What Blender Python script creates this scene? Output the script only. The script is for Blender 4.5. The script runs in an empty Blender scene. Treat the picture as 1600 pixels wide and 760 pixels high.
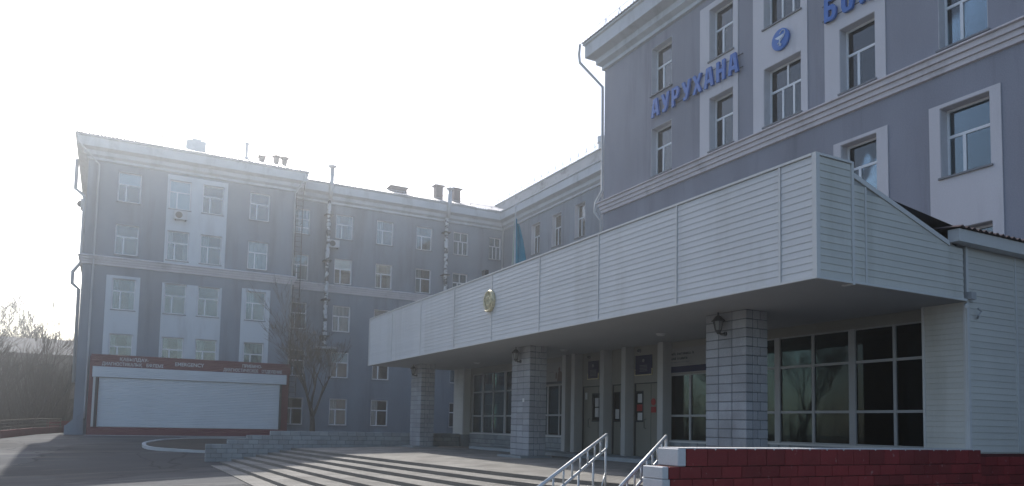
import bpy, bmesh, math, random
from mathutils import Vector, Matrix

random.seed(7)
R = math.radians
sc = bpy.context.scene
col = sc.collection

# ------------------------------------------------------------------ camera
CAM_Z = 1.02
cd = bpy.data.cameras.new("camera"); cam = bpy.data.objects.new("camera", cd); col.objects.link(cam)
cd.sensor_fit = 'HORIZONTAL'; cd.sensor_width = 36.0; cd.lens = 1181.0 / 1600.0 * 36.0
cd.shift_x = 0.0; cd.shift_y = 200.0 / 1600.0
cd.clip_start = 0.05; cd.clip_end = 2000.0
psi, th, ro = R(28.02), R(4.10), R(1.167)
F_ = Vector((math.sin(psi) * math.cos(th), math.cos(psi) * math.cos(th), math.sin(th)))
R0 = Vector((math.cos(psi), -math.sin(psi), 0)); U0 = R0.cross(F_)
R_ = R0 * math.cos(ro) + U0 * math.sin(ro); U_ = U0 * math.cos(ro) - R0 * math.sin(ro)
M = Matrix((R_, U_, -F_)).transposed().to_4x4(); M.translation = Vector((0, 0, CAM_Z))
cam.matrix_world = M
sc.camera = cam

# ------------------------------------------------------------------ sky, sun, exposure
SUN_EL, SUN_AZ = R(37.0), R(1.4)
w = bpy.data.worlds.new("World"); sc.world = w; w.use_nodes = True
nt = w.node_tree
bg = nt.nodes["Background"]; sky = nt.nodes.new("ShaderNodeTexSky"); sky.sky_type = 'NISHITA'
sky.sun_disc = False; sky.sun_elevation = SUN_EL; sky.sun_rotation = SUN_AZ
sky.air_density = 1.0; sky.dust_density = 2.2; sky.ozone_density = 1.0; sky.altitude = 200
nt.links.new(sky.outputs[0], bg.inputs[0]); bg.inputs[1].default_value = 0.15
sl = bpy.data.lights.new("sun", 'SUN'); sl.energy = 3.7; sl.angle = R(0.53); sl.color = (1.0, 0.955, 0.89)
so = bpy.data.objects.new("sun", sl); col.objects.link(so)
sdir = Vector((math.sin(SUN_AZ) * math.cos(SUN_EL), math.cos(SUN_AZ) * math.cos(SUN_EL), math.sin(SUN_EL)))
so.rotation_euler = sdir.to_track_quat('Z', 'Y').to_euler(); so.location = sdir * 60
sc.view_settings.view_transform = 'Standard'; sc.view_settings.look = 'None'
sc.view_settings.gamma = 1.0; sc.view_settings.use_curve_mapping = False
sc.view_settings.exposure = 0.58
sc.cycles.use_denoising = True
sc.cycles.max_bounces = 6; sc.cycles.diffuse_bounces = 3; sc.cycles.glossy_bounces = 3
sc.cycles.transparent_max_bounces = 12; sc.cycles.volume_bounces = 0
sc.cycles.sample_clamp_indirect = 4.0

# ------------------------------------------------------------------ materials
def mat(name, color, rough=0.85, var=0.10, vscale=1.3, stretch=(1, 1, 1), fine=0.04, bump=0.0, bscale=60.0,
        spec=0.3, metal=0.0, dirt=None, thr=(0.52, 0.72), objvar=0.0):
    m = bpy.data.materials.new(name); m.use_nodes = True
    t = m.node_tree; n = t.nodes; b = n["Principled BSDF"]
    b.inputs["Roughness"].default_value = rough; b.inputs["Metallic"].default_value = metal
    b.inputs["Specular IOR Level"].default_value = spec
    g = n.new("ShaderNodeNewGeometry"); mp = n.new("ShaderNodeMapping"); mp.inputs["Scale"].default_value = stretch
    t.links.new(g.outputs["Position"], mp.inputs[0])
    n1 = n.new("ShaderNodeTexNoise"); n1.inputs["Scale"].default_value = vscale; n1.inputs["Detail"].default_value = 6
    t.links.new(mp.outputs[0], n1.inputs["Vector"])
    n2 = n.new("ShaderNodeTexNoise"); n2.inputs["Scale"].default_value = 35; n2.inputs["Detail"].default_value = 3
    t.links.new(g.outputs["Position"], n2.inputs["Vector"])
    mr = n.new("ShaderNodeMapRange"); mr.inputs[1].default_value = 0.25; mr.inputs[2].default_value = 0.75
    mr.inputs[3].default_value = 1 - var; mr.inputs[4].default_value = 1 + var
    t.links.new(n1.outputs[0], mr.inputs[0])
    mr2 = n.new("ShaderNodeMapRange"); mr2.inputs[1].default_value = 0.3; mr2.inputs[2].default_value = 0.7
    mr2.inputs[3].default_value = 1 - fine; mr2.inputs[4].default_value = 1 + fine
    t.links.new(n2.outputs[0], mr2.inputs[0])
    mu = n.new("ShaderNodeMath"); mu.operation = 'MULTIPLY'
    t.links.new(mr.outputs[0], mu.inputs[0]); t.links.new(mr2.outputs[0], mu.inputs[1])
    sc_ = n.new("ShaderNodeVectorMath"); sc_.operation = 'SCALE'; sc_.inputs[0].default_value = color[:3]
    t.links.new(mu.outputs[0], sc_.inputs["Scale"])
    out = sc_.outputs[0]
    if objvar:
        oi = n.new("ShaderNodeObjectInfo"); mo = n.new("ShaderNodeMapRange")
        mo.inputs[3].default_value = 1 - objvar; mo.inputs[4].default_value = 1 + objvar
        t.links.new(oi.outputs["Random"], mo.inputs[0])
        so_ = n.new("ShaderNodeVectorMath"); so_.operation = 'SCALE'
        t.links.new(out, so_.inputs[0]); t.links.new(mo.outputs[0], so_.inputs["Scale"]); out = so_.outputs[0]
    if dirt:
        dc, amount, dscale, dst = dirt
        mp2 = n.new("ShaderNodeMapping"); mp2.inputs["Scale"].default_value = dst
        t.links.new(g.outputs["Position"], mp2.inputs[0])
        n3 = n.new("ShaderNodeTexNoise"); n3.inputs["Scale"].default_value = dscale; n3.inputs["Detail"].default_value = 8
        n3.inputs["Roughness"].default_value = 0.65
        t.links.new(mp2.outputs[0], n3.inputs["Vector"])
        cr = n.new("ShaderNodeMapRange"); cr.inputs[1].default_value = thr[0]; cr.inputs[2].default_value = thr[1]
        cr.inputs[3].default_value = 0; cr.inputs[4].default_value = amount
        t.links.new(n3.outputs[0], cr.inputs[0])
        mx = n.new("ShaderNodeMix"); mx.data_type = 'RGBA'; mx.inputs[7].default_value = (*dc, 1)
        t.links.new(cr.outputs[0], mx.inputs[0]); t.links.new(out, mx.inputs[6]); out = mx.outputs[2]
    t.links.new(out, b.inputs["Base Color"])
    if bump > 0:
        nb = n.new("ShaderNodeTexNoise"); nb.inputs["Scale"].default_value = bscale; nb.inputs["Detail"].default_value = 4
        t.links.new(g.outputs["Position"], nb.inputs["Vector"])
        bp = n.new("ShaderNodeBump"); bp.inputs["Strength"].default_value = bump; bp.inputs["Distance"].default_value = 0.01
        t.links.new(nb.outputs[0], bp.inputs["Height"]); t.links.new(bp.outputs[0], b.inputs["Normal"])
    return m

MT = {}
MT['stucco'] = mat("stucco_grey_blue", (0.195, 0.232, 0.278), 0.92, 0.15, 0.55, (1, 1, 0.4), 0.08, 0.35, 45, dirt=((0.105, 0.12, 0.14), 0.75, 1.0, (1, 1, 0.10)))
MT['stucco_main'] = mat("stucco_grey_violet", (0.235, 0.243, 0.285), 0.92, 0.15, 0.55, (1, 1, 0.4), 0.08, 0.35, 45, dirt=((0.14, 0.14, 0.165), 0.7, 1.0, (1, 1, 0.10)))
MT['panel'] = mat("white_stucco", (0.56, 0.60, 0.63), 0.9, 0.06, 0.6, (1, 1, 0.3), 0.04, 0.3, 45, dirt=((0.30, 0.30, 0.31), 0.4, 0.9, (1, 1, 0.2)))
MT['panel_main'] = mat("white_stucco_pinkish", (0.54, 0.53, 0.56), 0.9, 0.06, 0.6, (1, 1, 0.3), 0.04, 0.3, 45, dirt=((0.30, 0.28, 0.30), 0.4, 0.9, (1, 1, 0.2)))
MT['cornice'] = mat("cornice_plaster", (0.46, 0.49, 0.52), 0.9, 0.08, 0.8, (1, 1, 1), 0.05, 0.2, 30, dirt=((0.18, 0.19, 0.20), 0.5, 0.9, (1, 1, 0.4)))
MT['string'] = mat("string_course_plaster", (0.56, 0.53, 0.55), 0.9, 0.08, 0.8, (1, 1, 1), 0.05, 0.2, 30, dirt=((0.24, 0.23, 0.24), 0.5, 1.2, (1, 1, 0.6)))
MT['attic'] = mat("weathered_parapet", (0.40, 0.40, 0.41), 0.95, 0.10, 0.8, (1, 1, 1), 0.08, 0.3, 20, dirt=((0.15, 0.14, 0.13), 0.8, 0.9, (1, 1, 1.4)))
MT['siding'] = mat("white_vinyl_siding", (0.515, 0.52, 0.525), 0.55, 0.05, 0.7, (1, 1, 0.5), 0.03, 0.0, 30, spec=0.4, dirt=((0.36, 0.355, 0.335), 0.5, 1.1, (1, 1, 0.16)), objvar=0.035)
MT['siding_b'] = mat("white_vinyl_siding_aged", (0.51, 0.505, 0.47), 0.55, 0.06, 0.9, (1, 1, 0.5), 0.03, 0.0, 30, spec=0.4, dirt=((0.34, 0.335, 0.29), 0.6, 1.1, (1, 1, 0.16)), objvar=0.045)
MT['trim'] = mat("white_plastic_trim", (0.535, 0.535, 0.525), 0.5, 0.04, 1.5, fine=0.03, spec=0.4)
MT['soffit'] = mat("soffit_panels", (0.33, 0.335, 0.335), 0.75, 0.06, 0.6, fine=0.03)
MT['frame'] = mat("white_window_frame", (0.72, 0.74, 0.77), 0.45, 0.05, 2.0, fine=0.03, spec=0.4)
MT['reveal'] = mat("white_reveal_plaster", (0.50, 0.50, 0.53), 0.9, 0.08, 2.0, fine=0.04, dirt=((0.30, 0.30, 0.31), 0.4, 1.5, (1, 1, 0.4)))
MT['alu'] = mat("white_shopfront_frame", (0.34, 0.345, 0.35), 0.5, 0.05, 2.0, fine=0.03, spec=0.4)
MT['sheet_metal'] = mat("galvanised_sheet", (0.42, 0.44, 0.46), 0.5, 0.12, 3.0, fine=0.05, metal=0.5)
MT['sill'] = mat('zinc_sill', (0.17, 0.18, 0.20), 0.6, 0.1, 3)
MT['pipe'] = mat("grey_drain_pipe", (0.40, 0.42, 0.44), 0.5, 0.10, 1.5, fine=0.04, spec=0.4)
MT['roof'] = mat("corrugated_roof", (0.42, 0.43, 0.45), 0.38, 0.12, 0.7, fine=0.06, metal=0.35)
MT['tar'] = mat('bitumen_roofing', (0.07, 0.07, 0.075), 0.9, 0.15, 1)
MT['roof_red'] = mat("maroon_corrugated_roof", (0.085, 0.06, 0.06), 0.55, 0.12, 0.9, fine=0.06)
MT['dark_metal'] = mat("dark_painted_iron", (0.035, 0.037, 0.04), 0.55, 0.15, 4, fine=0.06)
MT['brown_metal'] = mat("brown_chimney_sheet", (0.13, 0.09, 0.085), 0.6, 0.12, 2, fine=0.05)
MT['foil'] = mat("foil_pipe_lagging", (0.52, 0.54, 0.56), 0.5, 0.25, 6.0, (1, 1, 0.6), 0.15, 0.8, 12, metal=0.1, dirt=((0.06, 0.06, 0.06), 0.95, 2.2, (1, 1, 1.6)), thr=(0.49, 0.55))
MT['block'] = mat("grey_painted_block", (0.285, 0.295, 0.315), 0.85, 0.12, 1.6, fine=0.08, bump=0.5, bscale=35, dirt=((0.15, 0.15, 0.155), 0.5, 1.3, (1, 1, 0.5)), objvar=0.11)
MT['block_wall'] = mat("grey_split_block", (0.25, 0.275, 0.29), 0.9, 0.13, 2.0, fine=0.08, bump=0.7, bscale=25, dirt=((0.36, 0.37, 0.37), 0.35, 2.5, (1, 1, 1)), objvar=0.13)
MT['mortar'] = mat("dark_mortar", (0.115, 0.125, 0.14), 0.95, 0.1, 2)
MT['red_block'] = mat("dark_red_painted_block", (0.17, 0.016, 0.018), 0.75, 0.13, 2.2, fine=0.08, bump=0.6, bscale=25, dirt=((0.34, 0.20, 0.19), 0.7, 5.0, (1, 1, 1)), thr=(0.64, 0.70), objvar=0.2)
MT['red_mortar'] = mat("dark_red_joint", (0.07, 0.014, 0.015), 0.9, 0.1, 2)
MT['white_paint'] = mat("white_wash_paint", (0.50, 0.50, 0.50), 0.8, 0.08, 3, fine=0.05, bump=0.4, bscale=25)
MT['maroon'] = mat("maroon_sheet", (0.12, 0.02, 0.034), 0.55, 0.08, 1.2, fine=0.04)
MT['shutter'] = mat("roller_shutter_white", (0.60, 0.63, 0.65), 0.5, 0.05, 0.8, fine=0.03)
MT['letter_white'] = mat("white_letter", (0.6, 0.6, 0.62), 0.5, 0.04, 2)
MT['letter_blue'] = mat("blue_letter", (0.0, 0.105, 0.40), 0.45, 0.08, 2.0, fine=0.04, spec=0.4)
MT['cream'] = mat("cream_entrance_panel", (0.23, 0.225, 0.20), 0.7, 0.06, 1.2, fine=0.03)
MT['pilaster'] = mat("light_pilaster", (0.40, 0.40, 0.39), 0.7, 0.06, 1.2, fine=0.03)
MT['door'] = mat("beige_door_leaf", (0.20, 0.195, 0.165), 0.55, 0.06, 1.2, fine=0.03)
MT['plaque'] = mat("navy_plaque", (0.010, 0.013, 0.055), 0.6, 0.05, 3, spec=0.2)
MT['gold'] = mat("gilded_relief", (0.55, 0.49, 0.32), 0.42, 0.3, 16, fine=0.1, metal=0.25)
MT['paper'] = mat("paper_notice", (0.52, 0.52, 0.52), 0.8, 0.06, 6)
MT['red_sign'] = mat("red_notice", (0.30, 0.03, 0.03), 0.6, 0.06, 6)
MT['poster'] = mat("printed_poster", (0.23, 0.23, 0.23), 0.6, 0.08, 2)
MT['ink'] = mat("dark_ink", (0.04, 0.045, 0.06), 0.7, 0.05, 4)
MT['ink_soft'] = mat("grey_ink", (0.16, 0.165, 0.175), 0.7, 0.05, 4)
MT['poster_brown'] = mat("brown_figure_print", (0.10, 0.062, 0.055), 0.7, 0.25, 7)
MT['rail'] = mat("painted_steel_rail", (0.52, 0.54, 0.54), 0.4, 0.12, 5, fine=0.05, metal=0.25, spec=0.5, dirt=((0.2, 0.15, 0.1), 0.5, 9, (1, 1, 1)))
MT['bark'] = mat("bare_bark", (0.070, 0.058, 0.050), 0.95, 0.25, 3, (1, 1, 0.4), 0.15)
MT['twig'] = mat("grey_twig", (0.09, 0.07, 0.055), 0.95, 0.2, 2)
MT['flag'] = mat("turquoise_flag_cloth", (0.015, 0.20, 0.29), 0.8, 0.10, 3)
MT['flag_gold'] = mat("flag_gold_fringe", (0.22, 0.30, 0.26), 0.7, 0.1, 3)
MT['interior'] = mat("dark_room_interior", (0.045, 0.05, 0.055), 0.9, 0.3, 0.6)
MT['curtain'] = mat("white_curtain", (0.42, 0.44, 0.46), 0.9, 0.08, 4)
MT['blind'] = mat("white_roller_blind", (0.85, 0.87, 0.89), 0.8, 0.03, 4)
MT['asphalt'] = mat("worn_asphalt", (0.046, 0.048, 0.052), 0.95, 0.30, 0.45, (0.6, 1.4, 1), 0.18, 0.8, 30, dirt=((0.15, 0.143, 0.13), 0.8, 0.5, (0.35, 1.9, 1)))
MT['soil'] = mat("dry_spring_soil", (0.085, 0.062, 0.043), 0.98, 0.3, 0.7, fine=0.2, bump=1.0, bscale=8, dirt=((0.16, 0.125, 0.08), 0.8, 1.2, (1, 1, 1)))
MT['bed_soil'] = mat("flower_bed_soil", (0.055, 0.045, 0.037), 0.98, 0.3, 1.2, fine=0.2, bump=1.0, bscale=12)
MT['kerb'] = mat("whitewashed_kerb", (0.46, 0.47, 0.47), 0.9, 0.12, 2, fine=0.06)
MT['house_wall'] = mat("brown_house_wall", (0.12, 0.10, 0.082), 0.95, 0.15, 0.8, fine=0.08)
MT['slate'] = mat("asbestos_slate_roof", (0.10, 0.10, 0.105), 0.9, 0.18, 0.8, (1, 0.3, 1), 0.08)
MT['rust'] = mat("weathered_fence_steel", (0.10, 0.075, 0.06), 0.8, 0.2, 5)
MT['fence_red'] = mat("faded_red_parapet", (0.17, 0.035, 0.035), 0.85, 0.15, 2, fine=0.07)
MT['lamp_glass'] = mat("smoky_lantern_glass", (0.20, 0.21, 0.21), 0.15, 0.05, 5, spec=0.6)
MT['ac'] = mat("aircon_casing", (0.50, 0.51, 0.52), 0.6, 0.05, 3)
MT['emblem_white'] = mat("white_emblem_paint", (0.52, 0.60, 0.70), 0.5, 0.05, 3)

def glass(name, tint, spec_boost=1.0):
    m = bpy.data.materials.new(name); m.use_nodes = True
    t = m.node_tree; n = t.nodes; n.remove(n["Principled BSDF"])
    tr = n.new("ShaderNodeBsdfTransparent"); tr.inputs[0].default_value = (*tint, 1)
    gl = n.new("ShaderNodeBsdfGlossy"); gl.inputs["Roughness"].default_value = 0.02; gl.inputs[0].default_value = (0.92, 0.96, 1, 1)
    fr = n.new("ShaderNodeFresnel"); fr.inputs[0].default_value = 1.55
    ml = n.new("ShaderNodeMath"); ml.operation = 'MULTIPLY'; ml.inputs[1].default_value = 1.55 * spec_boost; ml.use_clamp = True
    mx = n.new("ShaderNodeMixShader")
    nz = n.new("ShaderNodeTexNoise"); nz.inputs["Scale"].default_value = 1.1; nz.inputs["Detail"].default_value = 1
    g = n.new("ShaderNodeNewGeometry"); t.links.new(g.outputs["Position"], nz.inputs["Vector"])
    bp = n.new("ShaderNodeBump"); bp.inputs["Strength"].default_value = 0.04; bp.inputs["Distance"].default_value = 0.08
    t.links.new(nz.outputs[0], bp.inputs["Height"]); t.links.new(bp.outputs[0], gl.inputs["Normal"])
    t.links.new(fr.outputs[0], ml.inputs[0]); t.links.new(ml.outputs[0], mx.inputs[0])
    t.links.new(tr.outputs[0], mx.inputs[1]); t.links.new(gl.outputs[0], mx.inputs[2])
    t.links.new(mx.outputs[0], n["Material Output"].inputs[0])
    return m
MT['glass'] = glass("window_glass", (0.72, 0.80, 0.82))
MT['glass_dark'] = glass("tinted_glass", (0.28, 0.38, 0.38), 0.2)

def pavers(name, c1, c2, mortar, bw, bh, rot=0.0):
    m = mat(name, c1, 0.92, 0.12, 0.5, fine=0.10, bump=0.0)
    t = m.node_tree; n = t.nodes; b = n["Principled BSDF"]
    g = n.new("ShaderNodeNewGeometry"); mp = n.new("ShaderNodeMapping"); mp.inputs["Rotation"].default_value = (0, 0, rot)
    t.links.new(g.outputs["Position"], mp.inputs[0])
    br = n.new("ShaderNodeTexBrick"); br.inputs["Scale"].default_value = 1.0
    br.inputs["Brick Width"].default_value = bw; br.inputs["Row Height"].default_value = bh
    br.inputs["Mortar Size"].default_value = 0.006; br.inputs["Color1"].default_value = (*c1, 1)
    br.inputs["Color2"].default_value = (*c2, 1); br.inputs["Mortar"].default_value = (*mortar, 1)
    t.links.new(mp.outputs[0], br.inputs["Vector"])
    nz = n.new("ShaderNodeTexNoise"); nz.inputs["Scale"].default_value = 0.9; nz.inputs["Detail"].default_value = 8
    t.links.new(g.outputs["Position"], nz.inputs["Vector"])
    mr = n.new("ShaderNodeMapRange"); mr.inputs[1].default_value = .3; mr.inputs[2].default_value = .7
    mr.inputs[3].default_value = .66; mr.inputs[4].default_value = 1.2
    t.links.new(nz.outputs[0], mr.inputs[0])
    vm = n.new("ShaderNodeVectorMath"); vm.operation = 'SCALE'
    t.links.new(br.outputs[0], vm.inputs[0]); t.links.new(mr.outputs[0], vm.inputs["Scale"])
    t.links.new(vm.outputs[0], b.inputs["Base Color"])
    bp = n.new("ShaderNodeBump"); bp.inputs["Strength"].default_value = 0.5; bp.inputs["Distance"].default_value = 0.004; bp.invert = True
    t.links.new(br.outputs[1], bp.inputs["Height"]); t.links.new(bp.outputs[0], b.inputs["Normal"])
    return m
MT['riser'] = mat('step_riser_concrete', (0.15, 0.137, 0.12), 0.95, 0.15, 1.5, fine=0.1)
MT['paver'] = pavers("beige_pavers", (0.27, 0.257, 0.235), (0.215, 0.203, 0.183), (0.15, 0.14, 0.125), 0.22, 0.11, R(5))

def crack(m, scale, width, dark):
    t = m.node_tree; n = t.nodes; b = n["Principled BSDF"]; lk = b.inputs["Base Color"].links[0]; src = lk.from_socket
    g = n.new("ShaderNodeNewGeometry"); nz = n.new("ShaderNodeTexNoise"); nz.inputs["Scale"].default_value = 0.8; nz.inputs["Detail"].default_value = 5
    t.links.new(g.outputs["Position"], nz.inputs["Vector"])
    vm = n.new("ShaderNodeVectorMath"); vm.operation = 'MULTIPLY_ADD'; vm.inputs[1].default_value = (1.6, 1.6, 0)
    t.links.new(nz.outputs["Color"], vm.inputs[0]); t.links.new(g.outputs["Position"], vm.inputs[2])
    vo = n.new("ShaderNodeTexVoronoi"); vo.feature = 'DISTANCE_TO_EDGE'; vo.inputs["Scale"].default_value = scale
    t.links.new(vm.outputs[0], vo.inputs["Vector"])
    mr = n.new("ShaderNodeMapRange"); mr.inputs[1].default_value = width * .4; mr.inputs[2].default_value = width; mr.inputs[3].default_value = dark; mr.inputs[4].default_value = 1
    t.links.new(vo.outputs["Distance"], mr.inputs[0])
    v2 = n.new("ShaderNodeTexVoronoi"); v2.inputs["Scale"].default_value = scale * .55; t.links.new(vm.outputs[0], v2.inputs["Vector"])
    sp = n.new("ShaderNodeSeparateColor"); t.links.new(v2.outputs["Color"], sp.inputs[0])
    m2 = n.new("ShaderNodeMapRange"); m2.inputs[3].default_value = .55; m2.inputs[4].default_value = 1.6; t.links.new(sp.outputs[0], m2.inputs[0])
    mu = n.new("ShaderNodeMath"); mu.operation = 'MULTIPLY'; t.links.new(mr.outputs[0], mu.inputs[0]); t.links.new(m2.outputs[0], mu.inputs[1])
    sc2 = n.new("ShaderNodeVectorMath"); sc2.operation = 'SCALE'; t.links.new(src, sc2.inputs[0]); t.links.new(mu.outputs[0], sc2.inputs["Scale"])
    t.links.new(sc2.outputs[0], b.inputs["Base Color"])
crack(MT['asphalt'], 0.22, 0.012, 0.45)

# ------------------------------------------------------------------ building helpers
ROOTLOC = {}
def wloc(o):
    v = Vector((0, 0, 0))
    while o is not None:
        v = v + o.location; o = o.parent
    return v

def thing(name, label, cat, loc=(0, 0, 0), group=None, kind=None):
    o = bpy.data.objects.new(name, None); col.objects.link(o); o.location = loc; o.empty_display_size = 0.2
    if label: o["label"] = label
    if cat: o["category"] = cat
    if group: o["group"] = group
    if kind: o["kind"] = kind
    return o

def tag(o, label=None, cat=None, group=None, kind=None):
    if label: o["label"] = label
    if cat: o["category"] = cat
    if group: o["group"] = group
    if kind: o["kind"] = kind
    return o

def inst(name, me, parent=None, loc=(0, 0, 0), rz=0.0, world=True):
    o = bpy.data.objects.new(name, me); col.objects.link(o); o.parent = parent
    o.location = Vector(loc) - (wloc(parent) if (parent and world) else Vector((0, 0, 0)))
    if rz: o.rotation_euler = (0, 0, rz)
    return o

class MB:
    def __init__(s): s.v = []; s.f = []; s.mi = []; s.cur = 0
    def quad(s, a, b, c, d):
        i = len(s.v); s.v += [tuple(a), tuple(b), tuple(c), tuple(d)]; s.f.append((i, i + 1, i + 2, i + 3)); s.mi.append(s.cur)
    def poly(s, pts):
        i = len(s.v); s.v += [tuple(p) for p in pts]; s.f.append(tuple(range(i, i + len(pts)))); s.mi.append(s.cur)
    def box(s, x0, x1, y0, y1, z0, z1):
        if x0 > x1: x0, x1 = x1, x0
        if y0 > y1: y0, y1 = y1, y0
        if z0 > z1: z0, z1 = z1, z0
        i = len(s.v)
        s.v += [(x0, y0, z0), (x1, y0, z0), (x1, y1, z0), (x0, y1, z0), (x0, y0, z1), (x1, y0, z1), (x1, y1, z1), (x0, y1, z1)]
        for q in ((0, 3, 2, 1), (4, 5, 6, 7), (0, 1, 5, 4), (1, 2, 6, 5), (2, 3, 7, 6), (3, 0, 4, 7)):
            s.f.append(tuple(i + k for k in q)); s.mi.append(s.cur)
    def prism(s, pts, z0, z1):
        n = len(pts); i = len(s.v)
        s.v += [(p[0], p[1], z0) for p in pts] + [(p[0], p[1], z1) for p in pts]
        s.f.append(tuple(i + k for k in reversed(range(n)))); s.mi.append(s.cur)
        s.f.append(tuple(i + n + k for k in range(n))); s.mi.append(s.cur)
        for k in range(n):
            j = (k + 1) % n; s.f.append((i + k, i + j, i + n + j, i + n + k)); s.mi.append(s.cur)
    def tube(s, pts, rad, seg=8, cap=True):
        pts = [Vector(p) for p in pts]; n = len(pts)
        rads = rad if isinstance(rad, (list, tuple)) else [rad] * n
        base = len(s.v); up = None
        for k in range(n):
            d = (pts[min(k + 1, n - 1)] - pts[max(k - 1, 0)])
            if d.length < 1e-9: d = Vector((0, 0, 1))
            d.normalize()
            if up is None or abs(up.dot(d)) > 0.98:
                up = Vector((0, 0, 1)) if abs(d.z) < 0.9 else Vector((1, 0, 0))
            a = d.cross(up); a.normalize(); b = a.cross(d); b.normalize(); up = b
            for q in range(seg):
                an = 2 * math.pi * q / seg
                s.v.append(tuple(pts[k] + (a * math.cos(an) + b * math.sin(an)) * rads[k]))
        for k in range(n - 1):
            for q in range(seg):
                r = (q + 1) % seg
                s.f.append((base + k * seg + q, base + k * seg + r, base + (k + 1) * seg + r, base + (k + 1) * seg + q)); s.mi.append(s.cur)
        if cap:
            s.f.append(tuple(base + q for q in reversed(range(seg)))); s.mi.append(s.cur)
            s.f.append(tuple(base + (n - 1) * seg + q for q in range(seg))); s.mi.append(s.cur)
    def lathe(s, c, prof, seg=16, axis='Z'):
        base = len(s.v); n = len(prof)
        for (r, h) in prof:
            for q in range(seg):
                an = 2 * math.pi * q / seg
                if axis == 'Z': s.v.append((c[0] + r * math.cos(an), c[1] + r * math.sin(an), c[2] + h))
                elif axis == 'X': s.v.append((c[0] + h, c[1] + r * math.cos(an), c[2] + r * math.sin(an)))
                else: s.v.append((c[0] + r * math.cos(an), c[1] + h, c[2] + r * math.sin(an)))
        for k in range(n - 1):
            for q in range(seg):
                r_ = (q + 1) % seg
                s.f.append((base + k * seg + q, base + k * seg + r_, base + (k + 1) * seg + r_, base + (k + 1) * seg + q)); s.mi.append(s.cur)
        s.f.append(tuple(base + q for q in reversed(range(seg)))); s.mi.append(s.cur)
        s.f.append(tuple(base + (n - 1) * seg + q for q in range(seg))); s.mi.append(s.cur)
    def mesh(s, name, mats, off=(0, 0, 0), smooth=False):
        me = bpy.data.meshes.new(name)
        me.from_pydata([(a - off[0], b - off[1], c - off[2]) for a, b, c in s.v], [], s.f)
        mats = mats if isinstance(mats, (list, tuple)) else [mats]
        for m in mats: me.materials.append(m)
        if len(mats) > 1: me.polygons.foreach_set("material_index", s.mi)
        if smooth: me.polygons.foreach_set("use_smooth", [True] * len(me.polygons))
        me.update(); return me
    def build(s, name, mats, parent=None, loc=None, smooth=False):
        """one mesh object; vertices were given in world coordinates"""
        if parent is not None: off = wloc(parent); lo = (0, 0, 0)
        else: off = Vector(loc or (0, 0, 0)); lo = off
        me = s.mesh(name, mats, off, smooth)
        o = bpy.data.objects.new(name, me); col.objects.link(o); o.parent = parent; o.location = lo
        return o

def bevel_box(name, sx, sy, sz, m, off=0.012):
    bm = bmesh.new(); bmesh.ops.create_cube(bm, size=1.0)
    bmesh.ops.scale(bm, vec=(sx, sy, sz), verts=bm.verts)
    bmesh.ops.bevel(bm, geom=list(bm.edges), offset=off, segments=1, affect='EDGES')
    me = bpy.data.meshes.new(name); bm.to_mesh(me); bm.free(); me.materials.append(m); return me

class Fac:
    """a facade plane; u runs along it, d is outwards (towards -Y or -X), z up"""
    def __init__(s, kind, c): s.k = kind; s.c = c
    def p(s, u, d, z): return (u, s.c - d, z) if s.k == 'Y' else (s.c - d, u, z)
    def box(s, mb, u0, u1, d0, d1, z0, z1):
        a = s.p(u0, d0, z0); b = s.p(u1, d1, z1); mb.box(a[0], b[0], a[1], b[1], a[2], b[2])
    def rz(s): return 0.0 if s.k == 'Y' else -math.pi / 2

def wall_grid(F, mb, u0, u1, z0, z1, holes, depth, d=0.0, edge=False):
    us = sorted(set([u0, u1] + [x for h in holes for x in (h[0], h[1]) if u0 < x < u1]))
    zs = sorted(set([z0, z1] + [x for h in holes for x in (h[2], h[3]) if z0 < x < z1]))
    def solid(i, j):
        if i < 0 or j < 0 or i >= len(us) - 1 or j >= len(zs) - 1: return None
        cu = (us[i] + us[i + 1]) / 2; cz = (zs[j] + zs[j + 1]) / 2
        return not any(h[0] < cu < h[1] and h[2] < cz < h[3] for h in holes)
    for i in range(len(us) - 1):
        for j in range(len(zs) - 1):
            if not solid(i, j): continue
            a, b, c, e = us[i], us[i + 1], zs[j], zs[j + 1]
            mb.quad(F.p(a, d, c), F.p(b, d, c), F.p(b, d, e), F.p(a, d, e))
            for (di, dj, p1, p2) in ((-1, 0, (a, c), (a, e)), (1, 0, (b, c), (b, e)), (0, -1, (a, c), (b, c)), (0, 1, (a, e), (b, e))):
                sld = solid(i + di, j + dj)
                if sld is False or (sld is None and edge):
                    mb.quad(F.p(p1[0], d, p1[1]), F.p(p2[0], d, p2[1]), F.p(p2[0], d - depth, p2[1]), F.p(p1[0], d - depth, p1[1]))

def profile(F, mb, u0, u1, prof, m0=0, m1=0):
    n = len(prof)
    A = [F.p(u0 - m0 * d, d, z) for d, z in prof]; B = [F.p(u1 + m1 * d, d, z) for d, z in prof]
    for k in range(n):
        j = (k + 1) % n; mb.quad(A[k], B[k], B[j], A[j])
    mb.poly(list(reversed(A))); mb.poly(B)

def corr_sheet(F, mb, u0, u1, d0, z0, d1, z1, period=0.2, amp=0.022):
    n = int((u1 - u0) / (period / 4)); base = len(mb.v)
    for k in range(n + 1):
        u = u0 + (u1 - u0) * k / n; a = amp * math.sin(2 * math.pi * u / period)
        mb.v.append(F.p(u, d0, z0 + a)); mb.v.append(F.p(u, d1, z1 + a)); mb.v.append(F.p(u, d0, z0 + a - 0.018))
    for k in range(n):
        i = base + 3 * k
        mb.f.append((i, i + 3, i + 4, i + 1)); mb.mi.append(mb.cur)
        mb.f.append((i, i + 2, i + 5, i + 3)); mb.mi.append(mb.cur)

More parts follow.
